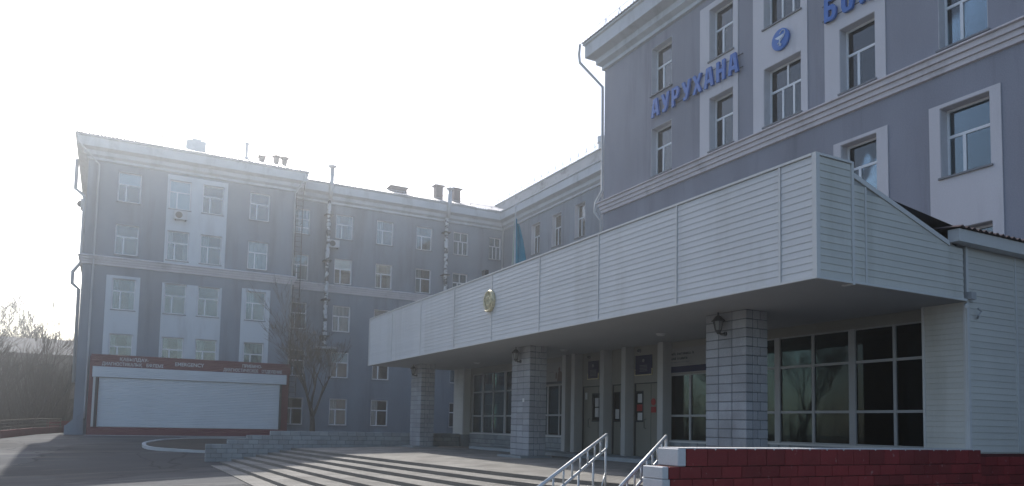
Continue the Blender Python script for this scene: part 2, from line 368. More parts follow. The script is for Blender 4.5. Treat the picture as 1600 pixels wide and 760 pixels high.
# ------------------------------------------------------------------ windows
WCACHE = {}
def win_parts(kind, w_, h, rec):
    key = (kind, round(w_, 2), round(h, 2), rec)
    if key in WCACHE: return WCACHE[key]
    fr = MB(); panes = []; fw = 0.055
    y0, y1 = rec, rec + 0.06; W = w_ / 2 - 0.014; zb = 0.03; zt = h - 0.014
    def vb(x, z0, z1, t=fw): fr.box(x - t / 2, x + t / 2, y0 + .004, y1, z0, z1)
    def hb(z, x0, x1, t=fw): fr.box(x0, x1, y0 + .008, y1, z - t / 2, z + t / 2)
    fr.box(-W, -W + fw, y0, y1, zb, zt); fr.box(W - fw, W, y0, y1, zb, zt)
    fr.box(-W + fw, W - fw, y0, y1, zb, zb + fw); fr.box(-W + fw, W - fw, y0, y1, zt - fw, zt)
    tz = zb + (zt - zb) * 0.60
    hb(tz, -W + fw, W - fw, 0.07)
    def pane(x0, x1, z0, z1):
        m = MB(); m.box(x0, x1, y0 + .03, y0 + .036, z0, z1); panes.append(m.mesh("pane", MT['glass']))
    if kind == 'std':
        mx = -W + 2 * W * 0.36
        vb(mx, zb + fw, tz - .035, 0.075)
        pane(-W + fw, W - fw, tz, zt - fw); pane(-W + fw, mx - .03, zb + fw, tz); pane(mx + .03, W - fw, zb + fw, tz)
    elif kind == 'low':      # upper sash is one plate, lower vent strip
        hb(zb + .45, -W + fw, W - fw, 0.07); vb(0, zb + fw, zb + .42, 0.06)
        pane(-W + fw, W - fw, tz, zt - fw); pane(-W + fw, W - fw, zb + .48, tz); pane(-W + fw, -.03, zb + fw, zb + .45); pane(.03, W - fw, zb + fw, zb + .45)
    else:
        vb(0, tz + .035, zt - fw, 0.06); a = -W + 2 * W * .36; b = -W + 2 * W * .66
        vb(a, zb + fw, tz - .035, 0.065); vb(b, zb + fw, tz - .035, 0.065)
        pane(-W + fw, -.03, tz, zt - fw); pane(.03, W - fw, tz, zt - fw)
        pane(-W + fw, a - .03, zb + fw, tz); pane(a + .03, b - .03, zb + fw, tz); pane(b + .03, W - fw, zb + fw, tz)
    rv = MB(); T = 0.012; e = -0.003
    rv.box(-w_ / 2, -w_ / 2 + T, e, rec, 0, h); rv.box(w_ / 2 - T, w_ / 2, e, rec, 0, h)
    rv.box(-w_ / 2 + T, w_ / 2 - T, e, rec, h - T, h)
    sl_ = MB(); sl_.box(-w_ / 2 - .05, w_ / 2 + .05, -.07, 0, -.035, .012); sl_.box(-w_ / 2 + .012, w_ / 2 - .012, 0, rec, -.0, .02)
    res = (fr.mesh("window", MT['frame']), panes, rv.mesh("reveal", MT['reveal']), sl_.mesh("sill", MT['sill']))
    WCACHE[key] = res; return res

CUR = {}
def curtain_mesh(w_, h, kind):
    key = (round(w_, 2), round(h, 2), kind)
    if key in CUR: return CUR[key]
    m = MB(); y = 0.30
    def sheet(x0, x1, z0, z1, mw):
        n = 14; i = len(m.v)
        for k in range(n + 1):
            x = x0 + (x1 - x0) * k / n; yy = y + mw * math.sin(k * 2.1)
            m.v += [(x, yy, z0), (x, yy, z1)]
        for k in range(n):
            j = i + 2 * k; m.f.append((j, j + 2, j + 3, j + 1)); m.mi.append(0)
    W = w_ / 2
    if kind == 0: sheet(-W, -W * .45, .02, h, .03); sheet(W * .5, W, .02, h, .03)
    elif kind == 1: sheet(-W, W, .02, h, .025)
    elif kind == 2: sheet(-W, -W * .1, .02, h, .03)
    elif kind == 3: m.box(-W, W, .175, .18, h * .61, h)
    elif kind == 4: m.box(-W, W, .175, .18, 0.03, h)
    me = m.mesh("curtain", MT['blind'] if kind in (3, 4) else MT['curtain']); CUR[key] = me; return me

def window(F, parent, u0, u1, z0, z1, kind='std', rec=0.12, curtain=None, tint=None):
    w_ = u1 - u0; h = z1 - z0
    fm, panes, rv, sl_ = win_parts(kind, w_, h, rec)
    wo = inst("window", fm, parent, F.p((u0 + u1) / 2, 0, z0), F.rz())
    for pm in panes: inst("pane", pm, wo, world=False)
    inst("reveal", rv, wo, world=False); inst("sill", sl_, wo, world=False)
    if curtain is not None: inst("curtain" if curtain < 3 else "blind", curtain_mesh(w_, h, curtain), wo, world=False)
    return wo

STRING = [(0, 9.88), (.07, 9.90), (.07, 10.03), (.12, 10.04), (.12, 10.17), (.18, 10.18), (.18, 10.31), (.25, 10.33), (.25, 10.37), (0, 10.47)]
CORN = [(0, 16.05), (.10, 16.08), (.10, 16.22), (.28, 16.34), (.28, 16.58), (.62, 16.70), (.62, 17.22), (.70, 17.26), (.70, 17.34), (0, 17.50)]

def downpipe(name, parent, pts, rad=0.055, m='pipe'):
    mb = MB(); mb.tube(pts, rad, 8); return mb.build(name, MT[m], parent, smooth=True)

# ------------------------------------------------------------------ ground
GP = [(-400, -.765), (30.5, -.765), (33, -.62), (36, -.40), (42, -.15), (49, -.02), (54, 0.0), (400, 0.0)]
def gz(y):
    for (a, za), (b, zb) in zip(GP, GP[1:]):
        if y <= b:
            t = (y - a) / (b - a); return za + (zb - za) * t
    return 0.0
def tilt(x, y): return .05 * min(7.0, max(0.0, 3.3 - x)) * min(1.0, max(0.0, (40 - y) / 10))
xs = [-150, -80, -40, -20, -10, -7, -3.7, -2, 0, 2, 3.3, 8, 14, 20, 30, 50, 90, 150]
ys = [-140, -80, -40, -20, 0, 10, 20, 26, 30, 30.5, 32, 33, 34.5, 36, 39, 42, 45, 49, 54, 60, 80, 120, 180, 240]
mb = MB()
for y in ys:
    for x in xs: mb.v.append((x, y, gz(y) - tilt(x, y)))
nx = len(xs)
for j in range(len(ys) - 1):
    for i in range(nx - 1):
        mb.f.append((j * nx + i, j * nx + i + 1, (j + 1) * nx + i + 1, (j + 1) * nx + i)); mb.mi.append(0)
tag(mb.build("ground", MT['asphalt']), kind="structure")

# bare earth beyond the fence on the left
mb = MB(); rows = [(20, -9.0), (30, -7.2), (36, -6.0), (44, -4.55), (52, -3.1), (56, -2.3), (70, -1.9), (100, -1.9), (140, -1.9), (200, -1.9)]
for y, x in rows: mb.v += [(-140, y, gz(y) - tilt(-140, y) + .02), (x, y, gz(y) - tilt(x, y) + .02)]
for k in range(len(rows) - 1): mb.f.append((2 * k, 2 * k + 1, 2 * k + 3, 2 * k + 2)); mb.mi.append(0)
tag(mb.build("bare_earth", MT['soil']), kind="structure")

# ------------------------------------------------------------------ podium and steps
E0 = [(6.55, 35.0), (6.84, 31.75), (7.35, 26.5), (7.94, 20.36), (8.46, 15.6), (8.72, 14.0), (9.2, 12.5), (10.1, 11.1), (11.2, 9.85), (12.2, 8.7)]
TR = [.44, .47, .54, .63, .70, .72, .72, .72, .72, .72]
def edge(k):
    out = []
    for i, (x, y) in enumerate(E0):
        if i == 0: d = Vector((E0[1][0] - x, E0[1][1] - y))
        elif i == len(E0) - 1: d = Vector((x - E0[i - 1][0], y - E0[i - 1][1]))
        else: d = Vector((E0[i + 1][0] - E0[i - 1][0], E0[i + 1][1] - E0[i - 1][1]))
        d.normalize(); nrm = Vector((d.y, -d.x))
        if nrm.x > 0: nrm = -nrm
        if i < 5: nrm = Vector((-1, 0))
        out.append((x + nrm.x * TR[i] * k, y + nrm.y * TR[i] * k))
    return out
ZE, RISE = -0.11, 0.09
mb = MB(); e0 = edge(0); n = len(e0)
for (x, y) in e0:
    mb.v += [(x, y, ZE), (12.6, y, 0.0), (16.5, y, 0.0), (x, y, -1.2)]
for k in range(n - 1):
    i = 4 * k; j = i + 4
    for a in range(2): mb.f.append((i + a, i + a + 1, j + a + 1, j + a)); mb.mi.append(0)
    mb.f.append((i + 3, i, j, j + 3)); mb.mi.append(1)
tag(mb.build("podium", [MT['paver'], MT['riser']]), kind="structure")
steps = thing("entrance_steps", None, None, (6, 20, -.74), kind="structure")
for k in range(1, 8):
    a = edge(k); b = [(x + .05, y) for x, y in edge(k - 1)]; z = ZE - RISE * k
    m_ = MB(); m_.prism(a + list(reversed(b)), z - .30, z); m_.mi = [1] * len(m_.f); m_.mi[1] = 0
    m_.build("step", [MT['paver'], MT['riser']], steps)

# ------------------------------------------------------------------ LEFT WING (projecting block)
WY = 50.0
LW = thing("hospital_wing", "grey blue projecting hospital wing with white window panels and roller shutter annex at its foot", "building", (4.3, 50, 0), "wings of the hospital building")
F = Fac('Y', WY)
ROWS = [(13.80, 15.62), (10.62, 12.46), (7.33, 9.2), (4.05, 5.92)]
COLS = [(-.17, 1.08), (2.63, 3.86), (4.51, 5.76), (7.34, 8.57)]
holes = [(u0, u1, z0, z1) for (u0, u1) in COLS for (z0, z1) in ROWS]
mb = MB(); wall_grid(F, mb, -1.75, 10.2, -.4, 17.3, holes, .22)
mb.quad((-1.75, 50, -.4), (-1.75, 63, -.4), (-1.75, 63, 17.3), (-1.75, 50, 17.3))
mb.quad((10.2, 50, -.4), (10.2, 52.5, -.4), (10.2, 52.5, 17.3), (10.2, 50, 17.3))
mb.quad((-1.75, 63, -.4), (10.2, 63, -.4), (10.2, 63, 17.3), (-1.75, 63, 17.3))
mb.build("wall", MT['stucco'], LW)
mb = MB(); mb.box(-1.6, 10.1, 51.2, 51.3, 0, 17)
mb.build("interior_partition", MT['interior'], LW)
for (a, b, c, d_) in ((-.49, 1.30, 4.0, 9.36), (7.09, 8.84, 4.0, 9.36), (2.5, 5.9, 4.0, 9.215), (2.5, 5.98, 10.45, 15.92)):
    m_ = MB(); wall_grid(F, m_, a, b, c, d_, holes, .03, .025, True); m_.build("painted_panel", MT['panel'], LW)
m_ = MB(); profile(F, m_, -1.75, 10.2, STRING, 1, 1); m_.build("string_course", MT['string'], LW)
m_ = MB(); profile(F, m_, -1.75, 10.2, CORN, 1, 1); m_.build("cornice", MT['cornice'], LW)
FS = Fac('X', -1.75)
m_ = MB(); profile(FS, m_, 50.0, 63, STRING, 1, 0); m_.build("string_course", MT['string'], LW)
m_ = MB(); profile(FS, m_, 50.0, 63, CORN, 1, 0); m_.build("cornice", MT['cornice'], LW)
rcur = {(0, 0): 3, (1, 0): 4, (0, 2): 0, (2, 3): 2, (3, 2): 2, (0, 3): 0, (1, 3): 0, (3, 3): 1, (3, 1): 1, (2, 1): 2, (1, 1): 0}  # some of these curtains are added in place of bright reflections in the panes
for ci, (u0, u1) in enumerate(COLS):
    for ri, (z0, z1) in enumerate(ROWS):
        window(F, LW, u0, u1, z0, z1, 'std', .10, rcur.get((ci, ri)))
m_ = MB(); corr_sheet(F, m_, -2.5, 10.95, .76, 17.37, -6.2, 19.9); m_.quad((-2.5, 56.2, 19.9), (10.95, 56.2, 19.9), (10.95, 63.7, 17.4), (-2.5, 63.7, 17.4))
m_.poly([(-2.5, 49.3, 17.37), (-2.5, 56.2, 19.9), (-2.5, 63.7, 17.4)]); m_.poly([(10.95, 49.3, 17.37), (10.95, 56.2, 19.9), (10.95, 63.7, 17.4)])
rf = m_.build("roof", MT['roof'], LW)
# roof fittings
m_ = MB(); m_.box(3.55, 4.68, 51.3, 52.6, 17.9, 18.78); m_.box(3.85, 4.4, 51.35, 52.4, 18.78, 18.90); m_.build("roof_hatch", MT['sheet_metal'], rf)
m_ = MB(); m_.tube([(7.2, 51.5, 17.9), (7.2, 51.5, 19.15)], .09, 10); m_.tube([(7.2, 51.5, 19.15), (7.2, 51.5, 19.28)], .14, 10); m_.lathe((7.2, 51.5, 18.0), [(.42, 0), (.12, .32)], 12); m_.build("vent_pipe", MT['sheet_metal'], rf)
m_ = MB(); m_.box(8.0, 8.36, 51.3, 51.7, 17.9, 18.45); m_.box(7.94, 8.42, 51.24, 51.76, 18.5, 18.55); m_.build("chimney", MT['brown_metal'], rf)
for x in (8.97, 9.5):
    m_ = MB(); m_.box(x, x + .3, 51.3, 51.7, 17.9, 18.68); m_.lathe((x + .15, 51.5, 18.68), [(.30, 0), (.30, .05), (.05, .18)], 12); m_.build("chimney", MT['brown_metal'], rf)
m_ = MB(); m_.tube([(2.12, 51.5, 17.8), (2.12, 51.5, 19.3)], [.07, .025], 6); m_.build("antenna_mast", MT['dark_metal'], rf)
m_ = MB()
for k in range(34):
    x = -1.9 + k * .385
    m_.tube([(x, 50.2, 17.6), (x, 50.2, 17.78)], .018, 4)
m_.tube([(-1.9, 50.2, 17.78), (10.8, 50.2, 17.78)], .014, 4); m_.build("snow_guard", MT['sheet_metal'], rf)
m_ = MB(); m_.tube([(9.9, 50.0, 17.5), (9.9, 50.0, 18.35), (11.0, 50.0, 18.25), (11.0, 50.0, 17.4)], .022, 5)
m_.tube([(10.75, 50.0, 17.4), (10.75, 50.0, 18.1), (10.4, 50, 18.1)], .02, 5); m_.build("roof_handrail", MT['sheet_metal'], rf)
# downpipes
downpipe("downpipe", LW, [(-2.35, 49.25, 17.2), (-2.3, 49.3, 16.8), (-1.2, 49.88, 15.8), (-1.2, 49.88, 1.2), (-1.2, 49.75, .9)])
downpipe("downpipe", LW, [(10.6, 49.35, 17.1), (10.55, 49.4, 16.8), (10.12, 49.88, 15.9), (10.12, 49.88, 4.6)])
downpipe("downpipe", LW, [(-2.4, 51.5, 16.4), (-2.4, 51.5, 14.6), (-1.95, 51.2, 14.2), (-1.87, 51, 13.9), (-1.87, 51, 10.1), (-2.25, 50.9, 9.5), (-2.25, 50.9, 8.8), (-1.9, 51, 8.5), (-1.87, 51, 3.0)], .10)
m_ = MB(); m_.prism([(-2.15, 49.7), (-1.2, 49.7), (-1.2, 50.0), (-2.15, 50.0)], -.3, .5)
m_.v += [(-2.1, 49.72, .5), (-1.24, 49.72, .5), (-1.24, 49.72, 1.35), (-2.1, 49.98, .5), (-1.24, 49.98, .5), (-1.24, 49.98, 1.35)]
i = len(m_.v) - 6; m_.f += [(i, i + 1, i + 2), (i + 3, i + 5, i + 4), (i, i + 2, i + 5, i + 3)]; m_.mi += [0, 0, 0]
m_.build("cellar_parapet", MT['stucco'], LW)
# ladder on the right corner
lad = thing("fire_ladder", "dark steel fire ladder climbing the wall beside the corner downpipe", "ladder", (10.75, 51, 2.6))
for x in (10.48, 10.92):
    m_ = MB(); m_.tube([(x, 51.1, 2.6), (x, 51.1, 16.3), (x, 50.5, 17.3)], .03, 6); m_.build("stringer", MT['dark_metal'], lad)
rung = MB(); rung.tube([(-.22, 0, 0), (.22, 0, 0)], .016, 5); rung = rung.mesh("rung", MT['dark_metal'])
for k in range(38): inst("rung", rung, lad, (10.70, 51.1, 2.9 + k * .35))
for z in (3.4, 6.4, 9.2, 11.8, 14.4):
    m_ = MB(); m_.tube([(10.48, 51.1, z), (10.0, 51.1, z), (10.0, 51.7, z)], .022, 5); m_.tube([(10.92, 51.1, z), (10.92, 51.7, z)], .022, 5); m_.build("wall_bracket", MT['dark_metal'], lad)
# air conditioners
def aircon(F, u, z, label):
    t = thing("air_conditioner", label, "air conditioner", F.p(u, .2, z), "air conditioners on the hospital walls")
    m = MB(); F.box(m, u - .38, u + .38, .06, .32, z, z + .52); m.build("casing", MT['ac'], t)
    m = MB(); c = F.p(u - .1, .325, z + .26)
    m.lathe(c, [(.20, .0), (.20, -.015), (.06, -.02)], 18, 'Y'); m.build("fan_grille", MT['dark_metal'], t)
    m = MB(); F.box(m, u - .3, u - .26, 0, .3, z - .05, z); F.box(m, u + .26, u + .3, 0, .3, z - .05, z); m.build("bracket", MT['dark_metal'], t)
aircon(F, 3.3, 13.15, "white air conditioner under the top floor window in the white panel")
aircon(Fac('X', -1.75), 51.4, 13.4, "air conditioner on the wing's far left edge against the sky")

# ------------------------------------------------------------------ emergency annex with roller shutter
AN = thing("emergency_annex", "white roller shutter annex with maroon sign band and EMERGENCY lettering under the left wing", "annex", (4.4, 49.2, 0))
FA = Fac('Y', 49.2)
m_ = MB(); m_.box(-1.05, 10.08, 49.25, 49.97, -.15, 4.50); m_.build("housing", MT['maroon'], AN)
def ribbed(F, u0, u1, z0, z1, pitch, depth, d=0.0):
    m = MB(); n = max(1, round((z1 - z0) / pitch)); p = (z1 - z0) / n
    prof = [(d - .04, z0)]
    for k in range(n):
        z = z0 + k * p; prof += [(d, z + .002), (d + depth, z + p * .3), (d + depth, z + p * .7), (d, z + p * .998)]
    prof.append((d - .04, z1)); profile(F, m, u0, u1, prof); return m
ribbed(FA, -1.0, 10.12, 3.90, 4.60, .10, .014, .10).build("sign_band", MT['maroon'], AN)
ribbed(FA, -.90, 9.90, 3.29, 3.895, .10, .014, .13).build("shutter_box", MT['shutter'], AN)
ribbed(FA, -.55, 9.52, .45, 3.27, .10, .018, .02).build("shutter_curtain", MT['shutter'], AN)
ribbed(FA, -1.0, 9.95, -.12, .445, .14, .014, .08).build("base_band", MT['maroon'], AN)
m_ = MB(); m_.box(-.84, -.72, 49.05, 49.25, .46, 3.28); m_.build("guide_rail", MT['trim'], AN)
for x in (-.70, 9.53):
    m_ = MB(); m_.box(x, x + .10, 49.0, 49.24, .46, 3.28); m_.build("guide_rail", MT['dark_metal'], AN)
m_ = MB(); m_.box(-1.15, 10.3, 48.55, 49.1, -.12, -.01); m_.build("doorstep", MT['kerb'], AN)

def text_mesh(body, height, extrude, bold=0.0, squeeze=1.0, shear=0.0, m=None):
    c = bpy.data.curves.new("t", 'FONT'); c.body = body; c.extrude = extrude; c.offset = bold; c.shear = shear
    c.resolution_u = 3
    o = bpy.data.objects.new("t", c); col.objects.link(o)
    dg = bpy.context.evaluated_depsgraph_get(); dg.update()
    me = bpy.data.meshes.new_from_object(o.evaluated_get(dg)); bpy.data.objects.remove(o); bpy.data.curves.remove(c)
    vs = [v.co for v in me.vertices]
    if not vs: return me, 0
    x0 = min(v.x for v in vs); x1 = max(v.x for v in vs)
    s = height / 0.73
    for v in me.vertices:
        x, y, z = (v.co.x - (x0 + x1) / 2) * s * squeeze, v.co.y * s, v.co.z
        v.co = (x, -z, y)
    me.materials.clear(); me.materials.append(m)
    return me, (x1 - x0) * s * squeeze
for body, u0, u1, z, h in (("ҚАБЫЛДАУ-", .45, 1.95, 4.27, .19), ("ДИАГНОСТИКАЛЫҚ", -.45, 1.62, 3.98, .19), ("БӨЛІМІ", 1.85, 2.75, 3.98, .19), ("EMERGENCY", 3.38, 4.98, 4.13, .22),
                           ("ПРИЕМНО-", 7.2, 8.35, 4.25, .19), ("ДИАГНОСТИЧЕСКОЕ", 6.1, 8.15, 3.97, .19), ("ОТДЕЛЕНИЕ", 8.36, 9.6, 3.97, .19)):
    me, wd = text_mesh(body, h, .012, .012, 1.0, 0, MT['letter_white'])
    s = (u1 - u0) / wd
    for v in me.vertices: v.co.x *= s
    me.name = "lettering"; inst("lettering", me, AN, FA.p((u0 + u1) / 2, .135, z))

# ------------------------------------------------------------------ MIDDLE WING
MW = thing("hospital_wing", "grey blue recessed middle wing with two foil clad flue pipes on its wall", "building", (18, 51.7, 0), "wings of the hospital building")
F = Fac('Y', 51.7)
MR = [(13.75, 15.5), (10.56, 12.36), (7.22, 9.06), (4.02, 5.82), (.74, 2.6)]
MC = [(10.37, 11.58), (13.36, 14.60), (16.31, 17.55), (19.34, 20.56), (22.29, 23.52), (25.28, 26.3)]
holes = [(u0, u1, z0, z1) for (u0, u1) in MC for (z0, z1) in MR]
m_ = MB(); wall_grid(F, m_, 10.2, 26.5, -.4, 17.3, holes, .22); m_.build("wall", MT['stucco'], MW)
m_ = MB(); m_.quad((10.2, 63, -.4), (27, 63, -.4), (27, 63, 17.3), (10.2, 63, 17.3)); m_.build("rear_wall", MT['stucco'], MW)
m_ = MB(); m_.box(10.3, 26.5, 53.0, 53.1, 0, 17); m_.build("interior_partition", MT['interior'], MW)
m_ = MB(); profile(F, m_, 10.2, 26.5, [(d * .8, z + .04) for d, z in STRING]); m_.build("string_course", MT['string'], MW)
m_ = MB(); profile(F, m_, 10.2, 26.5, [(d, z + .06) for d, z in CORN], 0, -1); m_.build("cornice", MT['cornice'], MW)
mcur = {(0, 0): 1, (1, 1): 3, (2, 1): 0, (1, 3): 3, (3, 4): 0, (2, 4): 2, (1, 0): 0, (0, 2): 0, (0, 1): 1, (1, 2): 1, (1, 4): 2, (2, 0): 2, (3, 0): 0, (4, 0): 1, (5, 0): 1, (3, 1): 2, (4, 1): 1, (2, 3): 3, (4, 3): 2}  # extra curtains here stand in for reflections of sunlit surroundings
for ci, (u0, u1) in enumerate(MC):
    for ri, (z0, z1) in enumerate(MR):
        kind = 'low' if (ci, ri) == (0, 0) else 'dbl' if ci >= 4 and ri < 2 else 'std'
        if ci == 5 and ri > 1: kind = 'std'
        window(F, MW, u0, u1, z0, z1, kind, .10, mcur.get((ci, ri)))
m_ = MB(); corr_sheet(F, m_, 10.3, 27.2, .76, 17.42, -6, 20.15); m_.quad((10.3, 57.7, 20.15), (27.2, 57.7, 20.15), (27.2, 63.7, 17.4), (10.3, 63.7, 17.4)); mrf = m_.build("roof", MT['roof'], MW)
for x in (21.3, 22.75):
    m_ = MB(); m_.box(x - .28, x + .28, 52.3, 52.8, 17.7, 19.0); m_.build("chimney_shaft", MT['brown_metal'], mrf)
    m_ = MB(); m_.box(x - .42, x + .42, 52.15, 52.95, 19.0, 19.05); m_.poly([(x - .42, 52.15, 19.05), (x + .42, 52.15, 19.05), (x, 52.55, 19.2)]); m_.poly([(x - .42, 52.95, 19.05), (x + .42, 52.95, 19.05), (x, 52.55, 19.2)]); m_.poly([(x - .42, 52.15, 19.05), (x - .42, 52.95, 19.05), (x, 52.55, 19.2)]); m_.poly([(x + .42, 52.15, 19.05), (x + .42, 52.95, 19.05), (x, 52.55, 19.2)]); m_.build("chimney_cap", MT['brown_metal'], mrf)
m_ = MB(); m_.box(17.5, 18.7, 52.3, 54.5, 17.6, 18.35); m_.box(17.4, 18.8, 52.2, 54.6, 18.35, 18.42); m_.build("roof_dormer", MT['brown_metal'], mrf)
m_ = MB()
for k in range(27):
    x = 11.2 + k * .6; m_.tube([(x, 51.9, 17.6), (x, 52.0, 18.0)], .02, 4)
    if k % 3 == 0: m_.tube([(x, 52.5, 17.75), (x, 52.0, 18.0)], .02, 4)
for z in (17.82, 17.98): m_.tube([(11.2, 52, z), (26.8, 52, z)], .014, 4)
m_.build("roof_railing", MT['sheet_metal'], mrf)
def flue(x, ztop, zbot, lean):
    t = MB(); t.tube([(x, 51.05, 16.3), (x - .02, 50.95, 16.9), (x, 50.85, 17.2), (x, 50.85, ztop)], .15, 12); p = t.build("flue_pipe", MT['sheet_metal'], MW, smooth=True)
    t = MB(); t.lathe((x, 50.85, ztop + .1), [(.30, 0), (.30, .04), (.04, .16)], 14); t.tube([(x - .15, 50.85, ztop), (x - .15, 50.85, ztop + .12)], .012, 4); t.tube([(x + .15, 50.85, ztop), (x + .15, 50.85, ztop + .12)], .012, 4); t.build("cowl", MT['sheet_metal'], p)
    t = MB(); z = 16.3; pts = []; rr = []
    while z > zbot:
        pts.append((x + random.uniform(-.02, .02), 51.3 - .0, z)); rr.append(.135 + random.uniform(-.03, .03)); z -= .28
    pts.append((x, 51.3, zbot)); rr.append(.2); t.tube(pts, rr, 10); t.build("lagging", MT['foil'], p, smooth=False)
    t = MB()
    for z in (15.2, 12.0, 9.3, 6.8):
        if z > zbot: t.box(x - .26, x + .26, 51.05, 51.7, z, z + .06)
    t.build("pipe_bracket", MT['dark_metal'], p)
flue(12.75, 18.4, 6.1, 0); flue(21.55, 18.3, 5.0, 0)
t = MB(); t.box(12.1, 13.6, 51.0, 51.7, 5.95, 6.1); t.build("flue_shelf", MT['sheet_metal'], MW)
downpipe("downpipe", MW, [(26.2, 51.2, 17.0), (26.35, 51.3, 16.4), (26.35, 51.5, 15.8), (26.35, 51.5, 4)])
aircon(F, 13.2, 13.05, "small air conditioner beside the foil clad flue on the middle wing")

# ------------------------------------------------------------------ SIDE WING (joins middle wing to main block)
SW = thing("hospital_wing", "grey blue side wing under a stained white attic parapet between middle wing and main block", "building", (26.5, 44, 0), "wings of the hospital building")
F = Fac('X', 26.5)
SC = [(46.0, 47.25), (43.12, 44.36), (40.18, 41.42), (37.2, 38.45), (34.2, 35.45), (49.0, 50.2)]
SR = [(13.32, 15.58), (10.2, 12.4), (6.9, 9.1)]
holes = [(a, b, c, d_) for a, b in SC[:5] for c, d_ in SR]
m_ = MB(); wall_grid(F, m_, 30, 51.7, -.4, 17.3, holes, .3); m_.build("wall", MT['stucco'], SW)
m_ = MB(); m_.box(28, 28.1, 30, 51.7, 0, 17); m_.build("interior_partition", MT['interior'], SW)
m_ = MB(); profile(F, m_, 30, 51.7, [(d, z + .06) for d, z in CORN], 0, -1); m_.build("cornice", MT['cornice'], SW)
m_ = MB(); m_.box(27.3, 27.7, 30, 57.5, 17.3, 19.0); at = m_.build("attic_parapet", MT['attic'], SW)
for y in (49.2, 45.8, 42.4, 39.2):
    m_ = MB(); m_.box(27.28, 27.32, y - .32, y + .32, 17.75, 17.92); m_.build("vent_slot", MT['dark_metal'], at)
m_ = MB(); m_.box(27.2, 27.8, 30, 57.5, 19.0, 19.05); m_.build("coping", MT['sheet_metal'], at)
m_ = MB()
for k in range(23):
    y = 33.5 + k * 1.0; m_.tube([(27.4, y - .13, 19.05), (27.4, y, 19.65), (27.4, y + .13, 19.05)], .016, 4)
for z in (19.4, 19.65): m_.tube([(27.4, 32, z), (27.4, 56, z)], .011, 4)
m_.build("roof_railing", MT['sheet_metal'], at)
m_ = MB(); m_.tube([(27.6, 40.0, 18.9), (27.6, 40.0, 19.55)], .24, 12); m_.tube([(27.6, 40.0, 19.55), (27.6, 40.0, 19.95)], .32, 12); m_.build("vent_stack", MT['sheet_metal'], at)
m_ = MB(); m_.quad((27.3, 30, 18.9), (27.3, 53, 18.9), (37, 53, 18.9), (37, 30, 18.9)); m_.quad((37, 30, 0), (37, 63, 0), (37, 63, 19), (37, 30, 19)); m_.build("flat_roof", MT['roof'], SW)
for ci, (a, b) in enumerate(SC[:5]):
    for c, d_ in SR: window(F, SW, a, b, c, d_, 'std', .26, None)

# ------------------------------------------------------------------ MAIN BLOCK
MX = 17.8
MBk = thing("hospital_main_block", "grey violet main hospital block with blue rooftop lettering above the entrance canopy", "building", (17.8, 16, 0), "wings of the hospital building")
F = Fac('X', MX)
Y0, Y1 = 2.0, 25.62
C_ = {'c1': (21.3, 22.5), 'c2': (18.17, 19.3), 'c3': (15.38, 16.83), 'c4': (12.9, 14.02), 'c5': (9.95, 11.15), 'c6': (7.0, 8.2), 'c7': (4.2, 5.4)}
R1, R2, R3, R4 = (13.72, 15.6), (10.53, 12.42), (7.28, 9.05), (4.1, 5.97)
wins = []
for c in C_:
    for r in (R1, R2, R3, R4):
        if r is R4 and c not in ('c4', 'c5', 'c6', 'c7'): continue
        wins.append((C_[c][0], C_[c][1], r[0], r[1], 'dbl' if c == 'c3' else 'std'))
holes = [x[:4] for x in wins]
m_ = MB(); wall_grid(F, m_, Y0, Y1, -.4, 17.3, holes, .30)
m_.quad((17.8, Y1, -.4), (30, Y1, -.4), (30, Y1, 17.3), (17.8, Y1, 17.3)); m_.quad((17.8, Y0, -.4), (30, Y0, -.4), (30, Y0, 17.3), (17.8, Y0, 17.3))
m_.build("wall", MT['stucco_main'], MBk)
m_ = MB(); m_.box(19.3, 19.4, Y0 + .1, Y1 - .1, 0, 17); m_.build("interior_partition", MT['interior'], MBk)
for (a, b, c, d_) in ((17.95, 19.77, 10.48, 15.8), (15.14, 17.28, 10.48, 15.95), (12.59, 14.53, 10.48, 15.8), (12.57, 14.26, 4.0, 9.14), (9.70, 11.43, 4.0, 9.14), (6.75, 8.45, 4.0, 9.14), (17.95, 19.77, 4.0, 9.14), (15.14, 17.28, 4.0, 9.14)):
    m_ = MB(); wall_grid(F, m_, a, b, c, d_, holes, .03, .025, True); m_.build("painted_panel", MT['panel_main'], MBk)
m_ = MB(); profile(F, m_, Y0, Y1, STRING, 0, 1); m_.build("string_course", MT['string'], MBk)
m_ = MB(); profile(F, m_, Y0, Y1, CORN, 0, 1); m_.build("cornice", MT['cornice'], MBk)
FE = Fac('Y', Y1)   # far end face (outwards is +Y, so mirror d)
class FarEnd(Fac):
    def p(s, u, d, z): return (u, s.c + d, z)
FE = FarEnd('Y', Y1)
m_ = MB(); profile(FE, m_, 17.8, 30, STRING, 1, 0); m_.build("string_course", MT['string'], MBk)
m_ = MB(); profile(FE, m_, 17.8, 30, CORN, 1, 0); m_.build("cornice", MT['cornice'], MBk)
cm = {0: 1, 1: 1, 4: 1, 5: 1, 8: 1}
for i, (a, b, c, d_, k) in enumerate(wins): window(F, MBk, a, b, c, d_, k, .24, cm.get(i))
m_ = MB(); corr_sheet(F, m_, Y0, Y1 + .8, .76, 17.37, -6.2, 19.8); m_.quad((24, Y0, 19.8), (24, Y1 + .8, 19.8), (30.7, Y1 + .8, 17.4), (30.7, Y0, 17.4)); m_.poly([(17.1, Y1 + .7, 17.37), (24, Y1 + .7, 19.8), (30.7, Y1 + .7, 17.4)])
brf = m_.build("roof", MT['roof'], MBk)
m_ = MB()
for k in range(24):
    y = 3.0 + k * .97; m_.tube([(17.6, y - .2, 17.6), (17.6, y, 18.15), (17.6, y + .2, 17.6)], .016, 4)
